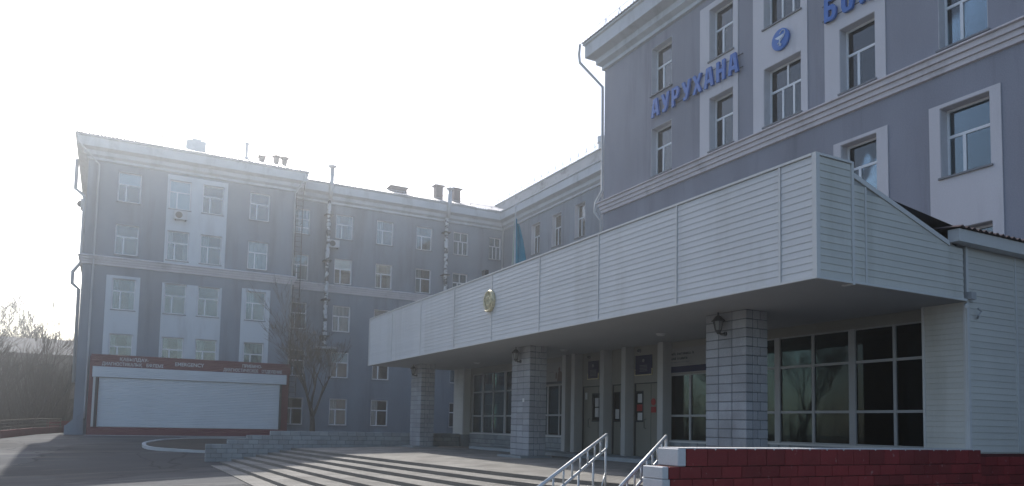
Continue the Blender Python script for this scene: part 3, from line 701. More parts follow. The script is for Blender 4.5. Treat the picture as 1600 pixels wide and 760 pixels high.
for z in (17.85, 18.15): m_.tube([(17.6, 2.5, z), (17.6, 26, z)], .012, 4)
m_.build("roof_railing", MT['sheet_metal'], brf)
downpipe("downpipe", MBk, [(17.02, 26.4, 17.35), (17.05, 26.5, 16.95), (17.1, 26.5, 16.6), (17.8, 25.78, 15.4), (17.8, 25.72, 10.9), (17.6, 25.9, 10.4), (17.55, 25.9, 10.0), (17.78, 25.74, 9.6), (17.78, 25.72, 4)], .06)

# lettering
STROKES = {'А': [[(0, 0), (.36, 1)], [(.64, 1), (1, 0)], [(.36, 1), (.64, 1)], [(.2, .3), (.8, .3)]],
    'У': [[(0, 1), (.52, .38)], [(1, 1), (.62, .2), (.45, .06), (.15, .06)]], 'Р': [[(.1, 0), (.1, 1)], [(.1, .94), (.7, .94), (.9, .8), (.9, .6), (.7, .45), (.1, .45)]],
    'Х': [[(0, 0), (1, 1)], [(0, 1), (1, 0)]], 'Н': [[(.1, 0), (.1, 1)], [(.9, 0), (.9, 1)], [(.1, .5), (.9, .5)]],
    'Б': [[(.1, 0), (.1, 1)], [(.1, .93), (.88, .93)], [(.1, .55), (.7, .55), (.9, .42), (.9, .2), (.7, .07), (.1, .07)]],
    'О': [[(.5, .94), (.22, .9), (.1, .7), (.1, .3), (.22, .1), (.5, .06), (.78, .1), (.9, .3), (.9, .7), (.78, .9), (.5, .94)]],
    'Л': [[(0, .07), (.15, .1), (.3, .95), (.9, .95)], [(.9, 1), (.9, 0)]], 'Ь': [[(.1, 0), (.1, 1)], [(.1, .55), (.7, .55), (.9, .42), (.9, .2), (.7, .07), (.1, .07)]],
    'И': [[(.1, 0), (.1, 1)], [(.9, 0), (.9, 1)], [(.1, .12), (.9, .88)]], 'Ц': [[(.1, 1), (.1, .07), (.95, .07), (1, -.15)], [(.8, 1), (.8, .07)]]}
def letter_mesh(ch, wid, h, st, dep):
    m = MB(); off = 0
    for si, line in enumerate(STROKES[ch]):
        P = [Vector((a * (wid - st) + st / 2 - wid / 2, b * h)) for a, b in line]
        for a, b in zip(P, P[1:]):
            d = (b - a); d.normalize(); n_ = Vector((-d.y, d.x)) * st / 2; e = d * (st * .18 if len(P) > 2 else 0); off += .0007
            q = [a - e + n_, a - e - n_, b + e - n_, b + e + n_]
            q = [Vector((v.x, min(max(v.y, -.2 if ch == 'Ц' else 0), h))) for v in q]
            i = len(m.v); m.v += [(v.x, -dep - off, v.y) for v in q] + [(v.x, dep, v.y) for v in q]
            m.f += [(i, i + 1, i + 2, i + 3), (i + 7, i + 6, i + 5, i + 4), (i, i + 4, i + 5, i + 1), (i + 1, i + 5, i + 6, i + 2), (i + 2, i + 6, i + 7, i + 3), (i + 3, i + 7, i + 4, i)]; m.mi += [0] * 6
    return m.mesh("letter", MT['letter_blue'])
def sign(name, label, body, y0, z0, h, pitch, wid):
    t = thing(name, label, "sign", (17.7, y0 - pitch * len(body) / 2, z0))
    for i, ch in enumerate(body):
        me = letter_mesh(ch, wid, h, .135, .04); inst("letter", me, t, (17.70, y0 - pitch * i, z0), -math.pi / 2)
    m = MB()
    for z in (z0 + h * .18, z0 + h * .82): m.box(17.765, 17.78, y0 + .35, y0 - pitch * (len(body) - 1) - .35, z, z + .02)
    m.build("mounting_rail", MT['dark_metal'], t)
    m = MB()
    for i in range(len(body)):
        for z in (z0 + h * .2, z0 + h * .8): m.box(17.73, 17.80, y0 - pitch * i - .02, y0 - pitch * i + .02, z - .01, z + .01)
    m.build("standoff", MT['dark_metal'], t)
sign("lettering_sign", "blue raised letters АУРУХАНА across the main block wall", "АУРУХАНА", 22.11, 12.77, .70, .578, .47)
sign("lettering_sign", "blue raised letters starting БОЛ cut off by the top edge", "БОЛЬНИЦА", 14.24, 12.77, .70, .578, .47)
# round emblem
em = thing("round_emblem", "round blue sign with white bowl and snake on the main block", "sign", (17.7, 16.09, 13.06))
m_ = MB(); m_.lathe((17.72, 16.09, 13.06), [(.33, .05), (.34, .0), (.335, -.03), (.30, -.035)], 32, 'X'); m_.build("disc", MT['letter_blue'], em)
m_ = MB(); X_ = 17.675
def yz(a, b): return (X_, 16.09 - a, 13.06 + b)
m_.tube([yz(.20, .14), yz(.19, .21), yz(.10, .25), yz(.03, .21), yz(.0, .17)], .014, 5)
m_.tube([yz(.20, .14), yz(.14, .03), yz(.04, -.05), yz(-.08, -.12), yz(.06, -.16), yz(.02, -.22)], .016, 5)
m_.tube([yz(0, .02), yz(0, -.2)], .02, 6)
m_.poly([yz(-.20, .10), yz(.15, .12), yz(.10, .04), yz(.0, .0), yz(-.10, .02)]); m_.poly([yz(-.08, -.2), yz(.08, -.2), yz(.0, -.17)])
m_.build("bowl_and_snake", MT['emblem_white'], em)

# ------------------------------------------------------------------ ENTRANCE PORCH (canopy, pillars, glazed front)
PO = thing("entrance_porch", "white sided entrance canopy on three block pillars before the glazed front", "porch", (12.6, 20, 0))
CX, CY0, CY1, CZ0, CZ1 = 10.40, 8.70, 33.5, 3.6, 5.74
BH = (CZ1 - CZ0 - .06) / 17
bcache = {}
def board_mesh(L, m, h=None):
    h = h or BH; key = (round(L, 3), m.name, round(h, 4))
    if key not in bcache:
        b = MB(); pr = [(0.0, 0.0), (-.016, 0.0), (-.017, .008), (-.006, h), (0.0, h)]
        A = [(-L / 2, y, z) for y, z in pr]; B = [(L / 2, y, z) for y, z in pr]
        for k in range(5): j = (k + 1) % 5; b.quad(A[k], B[k], B[j], A[j])
        b.poly(list(reversed(A))); b.poly(B); bcache[key] = b.mesh("board", m)
    return bcache[key]
# core of the canopy
m_ = MB()
m_.box(CX + .004, CX + .9, CY0 + .004, CY1, CZ0 + .03, CZ1 - .02)
pts = [(11.28, 5.50), (14.45, 4.60), (14.45, 3.66), (11.28, 3.63)]
i = len(m_.v); m_.v += [(x, 8.704, z) for x, z in pts] + [(x, CY1, z) for x, z in pts]
m_.f += [(i, i + 1, i + 2, i + 3), (i + 7, i + 6, i + 5, i + 4), (i, i + 4, i + 5, i + 1), (i + 1, i + 5, i + 6, i + 2), (i + 2, i + 6, i + 7, i + 3)]; m_.mi += [0] * 5
can = m_.build("canopy_core", MT['soffit'], PO)
m_ = MB(); m_.box(CX + .01, 14.84, CY0 + .02, CY1 - .01, CZ0, CZ0 + .028); sf = m_.build("soffit", MT['soffit'], PO)
for (x, y) in ((13.4, 28.3), (13.4, 21.5), (13.2, 16.2)):
    m_ = MB(); m_.lathe((x, y, CZ0 - .06), [(.10, 0), (.14, .05), (.14, .058)], 16); m_.build("ceiling_light", MT['trim'], sf)
# fascia boards
fas = MB(); FX = Fac('X', CX)
JT = [CY0 + .05, 9.47, 12.25, 15.13, 18.0, 20.95, 23.87, 27.05, 30.36, CY1 - .03]
for y in JT[1:-1]: FX.box(fas, y - .022, y + .022, -.002, .030, CZ0 + .03, CZ1 - .02)
fas.box(CX - .036, CX + .055, CY0 - .036, CY0 + .055, CZ0 - .012, CZ1 + .021); FX.box(fas, CY1 - .03, CY1 + .02, -.01, .034, CZ0 - .01, CZ1)
FX.box(fas, CY0 + .056, CY1 - .03, -.25, .04, CZ1 - .022, CZ1 + .02); FX.box(fas, CY0 + .056, CY1 - .03, -.02, .028, CZ0 - .008, CZ0 + .03)
fascia = fas.build("fascia", MT['trim'], PO)
for a, b in zip(JT, JT[1:]):
    a2, b2 = a + .024, b - .024
    me = board_mesh(b2 - a2, MT['siding'])
    for k in range(17): inst("board", me, fascia, (CX, (a2 + b2) / 2, CZ0 + .03 + k * BH), -math.pi / 2)
# canopy side (towards the camera)
sd = MB(); FY = Fac('Y', CY0)
FY.box(sd, CX + .056, 11.27, -.02, .028, CZ0 - .008, CZ0 + .03); FY.box(sd, 11.33, 14.6, -.02, .027, CZ0 + .0, CZ0 + .043)
FY.box(sd, CX + .056, 11.268, -.25, .036, CZ1 - .022, CZ1 + .019)
FY.box(sd, 11.27, 11.33, -.2, .034, CZ0 - .03, CZ1 + .015); FY.box(sd, 11.62, 11.66, -.004, .030, CZ0 + .02, 5.36)
# raking trim
i = len(sd.v); rk = [(11.33, 5.56), (14.05, 4.71), (14.05, 4.62), (11.33, 5.47)]
sd.v += [(x, CY0 - .036, z) for x, z in rk] + [(x, CY0 + .2, z) for x, z in rk]
sd.f += [(i, i + 1, i + 2, i + 3), (i + 7, i + 6, i + 5, i + 4), (i, i + 4, i + 5, i + 1), (i + 1, i + 5, i + 6, i + 2), (i + 2, i + 6, i + 7, i + 3), (i + 3, i + 7, i + 4, i)]; sd.mi += [0] * 6
side = sd.build("side_fascia", MT['trim'], PO)
L = 11.27 - CX - .05 - .004; me = board_mesh(L, MT['siding_b'])
for k in range(17): inst("board", me, side, ((CX + .05 + 11.27) / 2, CY0, CZ0 + .03 + k * BH))
def rake_z(x): return 5.50 - (x - 11.33) * (5.56 - 4.71) / (14.05 - 11.33)
for k in range(16):
    z = CZ0 + .045 + k * BH
    x1 = 14.50 if z + BH < 4.66 else min(14.05, 11.33 + (5.47 - z - BH) * (14.05 - 11.33) / .85)
    if x1 < 11.75:
        if x1 > 11.42: inst("board", board_mesh(x1 - 11.335, MT['siding_b']), side, ((11.335 + x1) / 2, CY0, z))
        continue
    inst("board", board_mesh(.285, MT['siding_b']), side, (11.4775, CY0, z))
    inst("board", board_mesh(x1 - 11.665, MT['siding_b']), side, ((11.665 + x1) / 2, CY0, z))
    # sawn wedge that fills up to the raking trim
    zt = z + BH; x2 = min(14.05, 11.33 + (5.47 - z) * (14.05 - 11.33) / .85)
    if x1 < 14.0 and x2 > x1:
        w_ = MB(); q = [(x1, z), (x2, z), (x1, zt)]; n0 = len(w_.v)
        w_.v += [(x, CY0 - .012, zz) for x, zz in q] + [(x, CY0, zz) for x, zz in q]
        w_.f += [(0, 1, 2), (5, 4, 3), (0, 3, 4, 1), (1, 4, 5, 2), (2, 5, 3, 0)]; w_.mi += [0] * 5
        w_.build("board", MT['siding_b'], side)
m_ = MB(); m_.box(14.0, 14.42, CY0 + .35, CY0 + 2.8, 4.72, 5.02); m_.build("roof_upstand", MT['dark_metal'], PO)
m_ = MB(); m_.box(11.3, 11.34, CY0 + .2, CY1, 5.4, 5.45)
m_.quad((11.28, CY0 + .2, 5.52), (11.28, CY1, 5.52), (17.8, CY1, 4.75), (17.8, CY0 + .2, 4.75)); m_.build("canopy_roof", MT['tar'], PO)
# pillars
BLK = {}
def blk(sx, sy, sz, m, off=.012, nm="block"):
    key = (round(sx, 3), round(sy, 3), round(sz, 3), m.name)
    if key not in BLK: BLK[key] = bevel_box(nm, sx, sy, sz, m, off)
    return BLK[key]
PX0, PX1 = 11.92, 12.56
for pi, y0 in enumerate((11.80, 21.17, 30.75)):
    y1 = y0 + 1.25
    m_ = MB(); m_.box(PX0 + .014, PX1 - .014, y0 + .014, y1 - .014, -.1, 3.6); pl = m_.build("pillar", MT['mortar'], PO)
    m_ = MB(); m_.box(PX0 - .35, PX1 + .15, y0 - .12, y1 + .25, -.1, .045 if pi else .03); m_.build("plinth", MT['block_wall'], pl)
    H = .1975
    for k in range(18):
        z = .045 + H * k + H / 2
        yy = [y0, y0 + .43, y0 + .84, y1]
        for a, b in zip(yy, yy[1:]):
            inst("block", blk(.20, b - a - .016, H - .016, MT['block']), pl, (PX0 + .10 + random.uniform(-.002, .002), (a + b) / 2, z))
        xx = [PX0 + .20, PX0 + (.42 if k % 2 else .34), PX1]
        for a, b in zip(xx, xx[1:]):
            inst("block", blk(b - a - .014, .20, H - .016, MT['block']), pl, ((a + b) / 2, y0 + .10 + random.uniform(-.002, .002), z))
# front wall of the entrance hall
EX = 14.86; FP = Fac('X', EX)
GL = [ # u0,u1, mullions(thick flag), z rows, top
    (9.68, 15.75, [(10.45, 0), (11.50, 1), (12.59, 0), (13.68, 1), (14.7, 0)], [.72, 1.48, 2.60, 3.36]),
    (15.95, 18.02, [(16.94, 0)], [.66, 1.40, 2.62]),
    (23.41, 25.9, [(24.17, 0), (25.0, 0)], [.66, 1.43, 2.57]),
    (26.6, 31.80, [(27.5, 0), (28.55, 1), (29.70, 0), (30.74, 1)], [.64, 1.41, 2.48, 3.32])]
DOORS = [(21.0, 22.55), (19.8, 20.75), (17.98, 19.55)]
holes = [(a, b, r[0], r[-1]) for a, b, mu, r in GL] + [(a, b, .12, 2.44) for a, b in DOORS]
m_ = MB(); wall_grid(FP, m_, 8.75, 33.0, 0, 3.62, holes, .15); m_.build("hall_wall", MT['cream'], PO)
m_ = MB(); m_.box(17.3, 17.4, 9, 32.9, 0, 3.6); m_.box(14.9, 17.3, 9, 32.9, -.05, .05); m_.box(15.05, 17.3, 9, 32.9, 3.5, 3.6); m_.build("hall_interior", MT['interior'], PO)
for a, b, mu, rows_ in GL:
    f = MB(); FP.box(f, a, a + .05, -.10, -.02, rows_[0], rows_[-1]); FP.box(f, b - .05, b, -.10, -.02, rows_[0], rows_[-1])
    us = [a]
    for u, th_ in mu:
        t_ = .085 if th_ else .035; FP.box(f, u - t_, u + t_, -.10, -.015 if th_ else -.025, rows_[0], rows_[-1])
    for i, z in enumerate(rows_):
        t_ = .03; FP.box(f, a + .05, b - .05, -.10, -.03, z - (0 if i == 0 else t_), z + (0 if i == len(rows_) - 1 else t_))
    fo = f.build("shopfront", MT['alu'], PO)
    us = [a + .05] + [u for u, _ in mu] + [b - .05]
    for u0, u1 in zip(us, us[1:]):
        for z0, z1 in zip(rows_, rows_[1:]):
            g_ = MB(); FP.box(g_, u0 + .01, u1 - .01, -.066, -.06, z0 + .01, z1 - .01); g_.build("pane", MT['glass_dark'], fo)
    s_ = MB(); FP.box(s_, a - .03, b + .03, -.02, .08, rows_[0] - .05, rows_[0] - .002); s_.build("sill", MT['trim'], fo)
# curtains in the left glazing
# pilasters between doors
for (a, b) in ((22.55, 22.78), (20.77, 20.99), (19.57, 19.79), (17.72, 17.97), (23.16, 23.40)):
    m_ = MB(); m_.box(14.52, 14.855, a, b, .12, 3.6); m_.build("pilaster", MT['pilaster'], PO)
for (a, b), pz, leaf in zip(DOORS, ((21.52, 21.98), (20.38, 20.73), (19.15, 19.55)), (21.62, 20.3, 18.75)):
    m_ = MB(); FPd = FP
    wall_grid(FPd, m_, a + .03, b - .03, .13, 2.41, [(pz[0], pz[1], 1.22, 2.17)], .05, -.05); d_ = m_.build("door", MT['door'], PO)
    m_ = MB(); FP.box(m_, a + .0, b, -.1, -.02, 2.41, 2.44); FP.box(m_, a, a + .03, -.1, -.02, .13, 2.41); FP.box(m_, b - .03, b, -.1, -.02, .13, 2.41); m_.build("door_frame", MT['dark_metal'], d_)
    m_ = MB(); FP.box(m_, pz[0], pz[1], -.085, -.08, 1.22, 2.17); m_.build("pane", MT['glass_dark'], d_)
    m_ = MB()
    for e_ in ((pz[0] - .02, pz[0] + .02, 1.2, 2.19), (pz[1] - .02, pz[1] + .02, 1.2, 2.19)): FP.box(m_, e_[0], e_[1], -.06, -.035, e_[2], e_[3])
    FP.box(m_, pz[0] + .02, pz[1] - .02, -.06, -.036, 1.2, 1.24); FP.box(m_, pz[0] + .02, pz[1] - .02, -.06, -.036, 2.15, 2.19); m_.build("pane_bead", MT['dark_metal'], d_)
    m_ = MB(); hy = pz[1] + .14 if leaf > 21 else pz[0] - .16; c0 = 14.86 - .03
    m_.tube([(c0 + .07, hy, 1.0), (c0, hy, 1.02), (c0, hy, 1.28), (c0 + .07, hy, 1.3)], .012, 6); m_.build("handle", MT['dark_metal'], d_)
    m_ = MB(); FP.box(m_, leaf - .006, leaf + .006, -.0501, -.044, .14, 2.4); m_.build("leaf_gap", MT['dark_metal'], d_)
# raised threshold slab along the hall
m_ = MB(); m_.box(13.55, 14.87, 9.0, 29.2, -.05, .115); m_.build("threshold", MT['block_wall'], PO)
# plinth blocks under the windows
for (a, b) in ((9.6, 17.7), (23.44, 31.9)):
    m_ = MB(); FP.box(m_, a - .02, b if a < 20 else 33.0, -.02, .02, .0, .59); pb = m_.build("plinth", MT['mortar'], PO)
    for k in range(3):
        y = a - (.16 if k % 2 else 0)
        while y < b:
            y0, y1 = max(a, y), min(b, y + .33)
            if y1 - y0 > .06: inst("block", blk(.06, y1 - y0 - .014, .18, MT['block_wall']), pb, (EX - .035, (y0 + y1) / 2, .115 + .085 + k * .194 - (.1 if a > 20 else 0) + (.0)))
            y += .33
# sided corner strips at both ends of the hall
def corner_strip(y0, y1, x, z0, z1, name):
    m = MB(); m.box(x + .002, EX + .02, y0, y1, z0, z1); o = m.build(name, MT['siding_b'], PO)
    h = .108; n_ = int((z1 - z0) / h); me_ = board_mesh(y1 - y0 - .09, MT['siding_b'], h)
    for k in range(n_): inst("board", me_, o, (x, (y0 + y1) / 2, z0 + k * h), -math.pi / 2)
    m = MB(); m.box(x - .026, x + .03, y0 - .002, y0 + .045, z0, z1); m.box(x - .026, x + .03, y1 - .045, y1 + .002, z0, z1); m.build("corner_trim", MT['trim'], o)
corner_strip(8.74, 9.63, 14.63, .62, 3.6, "corner_pier")
corner_strip(32.0, 33.1, 14.52, .55, 3.6, "corner_pier")
m_ = MB(); m_.box(14.50, 14.90, 31.98, 33.12, -.2, .55); m_.build("pier_base", MT['block_wall'], PO)
# hall flank wall seen at the right edge
m_ = MB(); m_.box(14.64, 26, 8.742, 8.9, .0, 4.75); fl = m_.build("flank_wall", MT['siding_b'], PO)
h = .1275; nb = int((4.72 - .68) / h)
TRX = [14.70, 16.33, 18.0, 19.8]
for a, b in zip(TRX, TRX[1:]):
    me = board_mesh(b - a - .05, MT['siding_b'], h)
    for k in range(nb): inst("board", me, fl, ((a + b) / 2, 8.742, .68 + k * h))
for x in TRX[1:]:
    m_ = MB(); m_.box(x - .025, x + .025, 8.71, 8.742, .68, 4.7); m_.build("joint_trim", MT['trim'], fl)
m_ = MB(); m_.box(14.62, 14.70, 8.705, 8.75, .66, 4.72); m_.build("corner_trim", MT['trim'], fl)
m_ = MB(); m_.box(14.08, 26, 8.50, 8.72, 4.69, 4.93); m_.build("eaves_box", MT['trim'], PO)
m_ = MB(); FYr = Fac('Y', 8.7); corr_sheet(FYr, m_, 14.02, 26, .26, 4.965, -8, 5.9, .19, .024); m_.build("flank_roof", MT['roof_red'], PO)
# ------------------------------------------------------------------ things on the porch
def plaque(y0, y1, label):
    t = thing("plaque", label, "plaque", (14.8, (y0 + y1) / 2, 2.7), "navy plaques over the doors")
    m = MB(); FP.box(m, y0, y1, .01, .03, 2.70, 3.31); m.build("plate", MT['plaque'], t)
    m = MB(); FP.box(m, y0 - .02, y1 + .02, .01, .045, 2.67, 2.70); FP.box(m, y0 - .02, y0, .01, .04, 2.70, 2.88); FP.box(m, y1, y1 + .02, .01, .04, 2.70, 2.88); m.build("gilt_edge", MT['gold'], t)
    m = MB(); c = FP.p((y0 + y1) / 2, .032, 3.14); m.lathe(c, [(.055, 0), (.055, -.006), (.03, -.012)], 14, 'X'); m.build("crest", MT['ink_soft'], t)
    m = MB()
    for k in range(5):
        z = 2.98 - k * .045; FP.box(m, (y0 + y1) / 2 - .2 + .02 * (k % 2), (y0 + y1) / 2 + .2 - .02 * (k % 2), .03, .032, z, z + .014)
    m.build("inscription", MT['ink_soft'], t)
plaque(21.55, 22.17, "navy plaque with gilt lower edge over the left entrance door")
plaque(18.63, 19.46, "larger navy plaque with gilt lower edge over the right entrance door")
for y, lab in ((22.1, "small dark dome camera above the left navy plaque"), (19.25, "small dark dome camera above the right navy plaque")):
    m_ = MB(); m_.lathe((14.82, y, 3.46), [(.02, .04), (.06, .03), (.05, -.04), (.02, -.075)], 12, 'X'); tag(m_.build("dome_camera", MT['dark_metal'], None, (14.82, y, 3.46)), lab, "camera", "dome cameras over the doors")
# banner over the right window
t = thing("banner", "pale printed banner with navy strip above the window right of the doors", "banner", (14.84, 17.0, 2.65))
m_ = MB(); FP.box(m_, 15.97, 18.0, .005, .012, 2.66, 3.40); m_.build("sheet", MT['poster'], t)
m_ = MB(); FP.box(m_, 15.97, 18.0, .014, .017, 2.68, 2.86); m_.build("navy_strip", MT['plaque'], t)
def pseudo_line(y0, y1, z, h, words, m, name, parent, d=.013):
    mb_ = MB(); rnd = random.Random(int(z * 1000)); y = y1
    for wl in words:
        for k in range(wl):
            wd = h * rnd.uniform(.45, .7); a = rnd.choice((0, 0, 1))
            FP.box(mb_, y - wd, y - wd * .72, d, d + .002, z, z + h * (.95 if a else .7))
            FP.box(mb_, y - wd * .3, y - wd * .05, d, d + .002, z, z + h * (.95 if k == 0 else .7))
            FP.box(mb_, y - wd * .72, y - wd * .3, d, d + .002, z + (h * .55 if rnd.random() < .5 else 0), z + (h * .7 if rnd.random() < .6 else h * .2))
            y -= wd * 1.12
            if y < y0: break
        y -= h * .5
    mb_.build(name, MT[m], parent)
pseudo_line(16.0, 17.8, 3.20, .085, (5, 11, 1), 'ink', "heading", t); pseudo_line(16.0, 17.8, 3.06, .085, (5, 9), 'ink', "heading", t)
pseudo_line(16.0, 17.8, 2.96, .06, (4, 8, 10), 'ink_soft', "subheading", t); pseudo_line(16.0, 17.55, 2.90, .02, (20, 20, 20), 'ink_soft', "rule", t)
t = thing("banner", "dim printed banner with brown seated figures above the window left of the doors", "banner", (14.84, 24.4, 2.6))
m_ = MB(); FP.box(m_, 23.42, 25.9, .005, .012, 2.60, 3.42); m_.build("sheet", MT['poster'], t)
m_ = MB(); FP.box(m_, 23.43, 25.9, .014, .016, 2.61, 2.70); m_.build("navy_strip", MT['ink'], t)
m_ = MB()
def blob(pts, d0=.0135):
    i = len(m_.v); m_.poly([FP.p(24.9 - a, d0, 2.62 + b) for a, b in pts])
blob([(.62, .0), (.66, .30), (.72, .46), (.70, .55), (.78, .62), (.86, .56), (.84, .46), (.98, .40), (1.05, .2), (1.05, 0)])
blob([(.50, .18), (.52, .38), (.57, .44), (.62, .38), (.60, .18)], .0137); blob([(1.06, .06), (1.1, .36), (1.2, .44), (1.32, .40), (1.44, .44), (1.46, .06)])
m_.build("figures", MT['poster_brown'], t)
pseudo_line(24.3, 24.85, 3.05, .03, (9, 8), 'ink_soft', "caption", t); pseudo_line(24.3, 24.85, 2.88, .03, (7,), 'ink_soft', "caption", t)
# notices on doors
def notice(y0, y1, z0, z1, m, lab, d=-.045, nm="notice"):
    b = MB(); FP.box(b, y0, y1, d, d + .004, z0, z1)
    o = b.build(nm, MT[m], None, FP.p((y0 + y1) / 2, d, z0)); tag(o, lab, "notice", "notices on the entrance doors")
notice(21.62, 21.86, 1.72, 2.02, 'paper', "upper white notice in the left door's pane", -.078)
notice(21.62, 21.86, 1.36, 1.68, 'paper', "lower white notice in the left door's pane", -.078)
notice(22.30, 22.44, 1.98, 2.22, 'paper', "small white notice on the left door leaf")
notice(20.42, 20.66, 1.3, 1.62, 'paper', "white notice in the narrow middle door's pane", -.078)
notice(19.24, 19.46, 1.82, 2.10, 'paper', "white notice at the top of the right door's pane", -.078)
notice(19.18, 19.50, 1.55, 1.76, 'red_sign', "red notice in the right door's pane", -.078)
notice(19.20, 19.46, 1.26, 1.50, 'paper', "white notice at the foot of the right door's pane", -.078)
notice(18.50, 18.74, 1.50, 1.68, 'red_sign', "red square notice on the right door leaf")
b = MB(); b.lathe((14.90, 18.62, 1.83), [(.11, 0), (.11, -.008)], 18, 'X'); tag(b.build("notice", MT['red_sign'], None, (14.9, 18.62, 1.83)), "round red sign on the right door leaf", "notice", "notices on the entrance doors")
m_ = MB(); m_.box(11.912, 11.916, 21.50, 21.62, 1.78, 1.90); tag(m_.build("notice", MT['paper'], None, (11.914, 21.56, 1.78)), "small white note stuck on the middle pillar", "notice")
# wall lanterns
def lantern(y, label):
    x = 11.76; z = 3.13
    t = thing("wall_lantern", label, "lantern", (11.9, y, z), "lanterns on the porch pillars")
    m = MB(); m.tube([(11.925, y - .06, z - .01), (11.83, y - .02, z - .02), (x, y, z + .03)], [.035, .025, .03], 8); m.lathe((11.91, y - .06, z - .01), [(.05, .02), (.05, -.02)], 12, 'X'); m.build("bracket", MT['dark_metal'], t)
    m = MB(); m.lathe((x, y, z + .06), [(.06, 0), (.105, .21)], 6); m.build("glass", MT['lamp_glass'], t)
    m = MB()
    for k in range(6):
        a = k * math.pi / 3; m.tube([(x + .066 * math.cos(a), y + .066 * math.sin(a), z + .05), (x + .112 * math.cos(a), y + .112 * math.sin(a), z + .27)], .009, 4)
    m.lathe((x, y, z + .02), [(.025, -.04), (.065, .02), (.072, .045)], 6); m.build("cage", MT['dark_metal'], t)
    m = MB(); m.lathe((x, y, z + .26), [(.155, 0), (.15, .02), (.07, .11), (.025, .14), (.018, .20)], 6); m.build("cap", MT['dark_metal'], t)
lantern(12.47, "black lantern on the pillar nearest the red wall"); lantern(21.85, "black lantern on the middle pillar"); lantern(31.35, "black lantern on the farthest pillar")
# coat of arms on the fascia
t = thing("gilt_emblem", "round gilt coat of arms on the white fascia", "emblem", (10.36, 21.0, 4.6))
cy, cz = 21.03, 4.88
m_ = MB(); m_.lathe((10.36, cy, cz), [(.34, .02), (.345, -.03), (.32, -.05), (.10, -.055)], 28, 'X'); o = m_.build("disc", MT['gold'], t)
m_ = MB()
for k in range(22):
    a = 2 * math.pi * k / 22; m_.tube([(10.305, cy + .13 * math.cos(a), cz + .13 * math.sin(a)), (10.295, cy + .25 * math.cos(a), cz + .25 * math.sin(a))], [.01, .016], 4)
m_.build("rays", MT['gold'], t)
m_ = MB()
for r_, th_ in ((.13, .022), (.30, .03)):
    m_.tube([(10.30, cy + r_ * math.cos(2 * math.pi * k / 24), cz + r_ * math.sin(2 * math.pi * k / 24)) for k in range(25)], th_, 6)
for dy in (-.035, .035): m_.tube([(10.295, cy + dy, cz - .12), (10.295, cy + dy, cz + .12)], .012, 4); m_.tube([(10.295, cy - .12, cz + dy), (10.295, cy + .12, cz + dy)], .012, 4)
m_.build("crown_ring", MT['gold'], t)
m_ = MB()
for s in (-1, 1):
    m_.tube([(10.285, cy + s * .08, cz - .26), (10.27, cy + s * .20, cz - .12), (10.28, cy + s * .27, cz + .05), (10.29, cy + s * .20, cz + .20)], [.03, .045, .035, .015], 6)
m_.tube([(10.28, cy - .18, cz - .29), (10.27, cy, cz - .33), (10.28, cy + .18, cz - .29)], [.02, .035, .02], 6); m_.build("wings_and_ribbon", MT['gold'], t)
# floodlight on canopy edge
t = thing("floodlight", "small black floodlight on the canopy's top edge", "floodlight", (10.5, 21.7, CZ1))
m_ = MB(); m_.tube([(10.5, 21.7, CZ1), (10.5, 21.7, CZ1 + .08)], .02, 6); m_.build("bracket", MT['dark_metal'], t)
m_ = MB(); m_.box(10.43, 10.56, 21.58, 21.82, CZ1 + .06, CZ1 + .24); m_.build("head", MT['dark_metal'], t)
# security camera, boxes at the right corner
t = thing("security_camera", "white bullet camera under the canopy's right corner", "camera", (14.5, 8.66, 3.5))
m_ = MB(); m_.tube([(14.55, 8.68, 3.52), (14.35, 8.55, 3.46)], .035, 10); m_.build("body", MT['trim'], t); m_ = MB(); m_.tube([(14.6, 8.72, 3.56), (14.5, 8.66, 3.51)], .015, 6); m_.build("arm", MT['dark_metal'], t)
m_ = MB(); m_.box(14.60, 14.76, 8.60, 8.70, 3.64, 3.78); tag(m_.build("junction_box", MT['alu'], None, (14.68, 8.65, 3.64)), "small grey junction box at the porch corner", "junction box")
m_ = MB(); m_.tube([(14.95, 8.70, 3.30), (14.88, 8.64, 3.34), (14.94, 8.62, 3.42), (14.86, 8.64, 3.48)], .02, 6); tag(m_.build("cable_hook", MT['alu'], None, (14.9, 8.66, 3.3)), "grey cable hook on the siding beside the corner", "hook")
# flag
t = thing("flagpole", "flagpole with limp turquoise flag rising behind the canopy", "flagpole", (13.5, 25.33, 5.2))
m_ = MB(); m_.tube([(13.5, 25.33, 5.1), (13.5, 25.33, 9.35)], [.04, .022], 8); m_.lathe((13.5, 25.33, 9.35), [(.02, 0), (.035, .05), (.01, .2)], 8); m_.build("pole", MT['sheet_metal'], t)
m_ = MB(); nu, nv = 10, 18
for j in range(nv + 1):
    v = j / nv; z = 9.0 - 3.55 * v; wd = .10 + .50 * math.sin(min(1, v * 1.15) * math.pi * .62)
    for i in range(nu + 1):
        u = i / nu; ph = 9 * u + 2.5 * v
        m_.v.append((13.5 + .02 + wd * u * .75, 25.33 - .10 * math.sin(ph) * (0.3 + u) - wd * u * .5, z - .5 * u * (1 - v) * .6))
for j in range(nv):
    for i in range(nu):
        a = j * (nu + 1) + i; m_.f.append((a, a + 1, a + nu + 2, a + nu + 1)); m_.mi.append(0)
m_.build("flag", MT['flag'], t, smooth=True)
m_ = MB(); m_.tube([(13.47, 25.36, 8.95), (13.46, 25.38, 7.8), (13.42, 25.42, 6.6), (13.38, 25.45, 5.6)], [.012, .03, .02, .03], 5); m_.build("fringe", MT['flag_gold'], t)

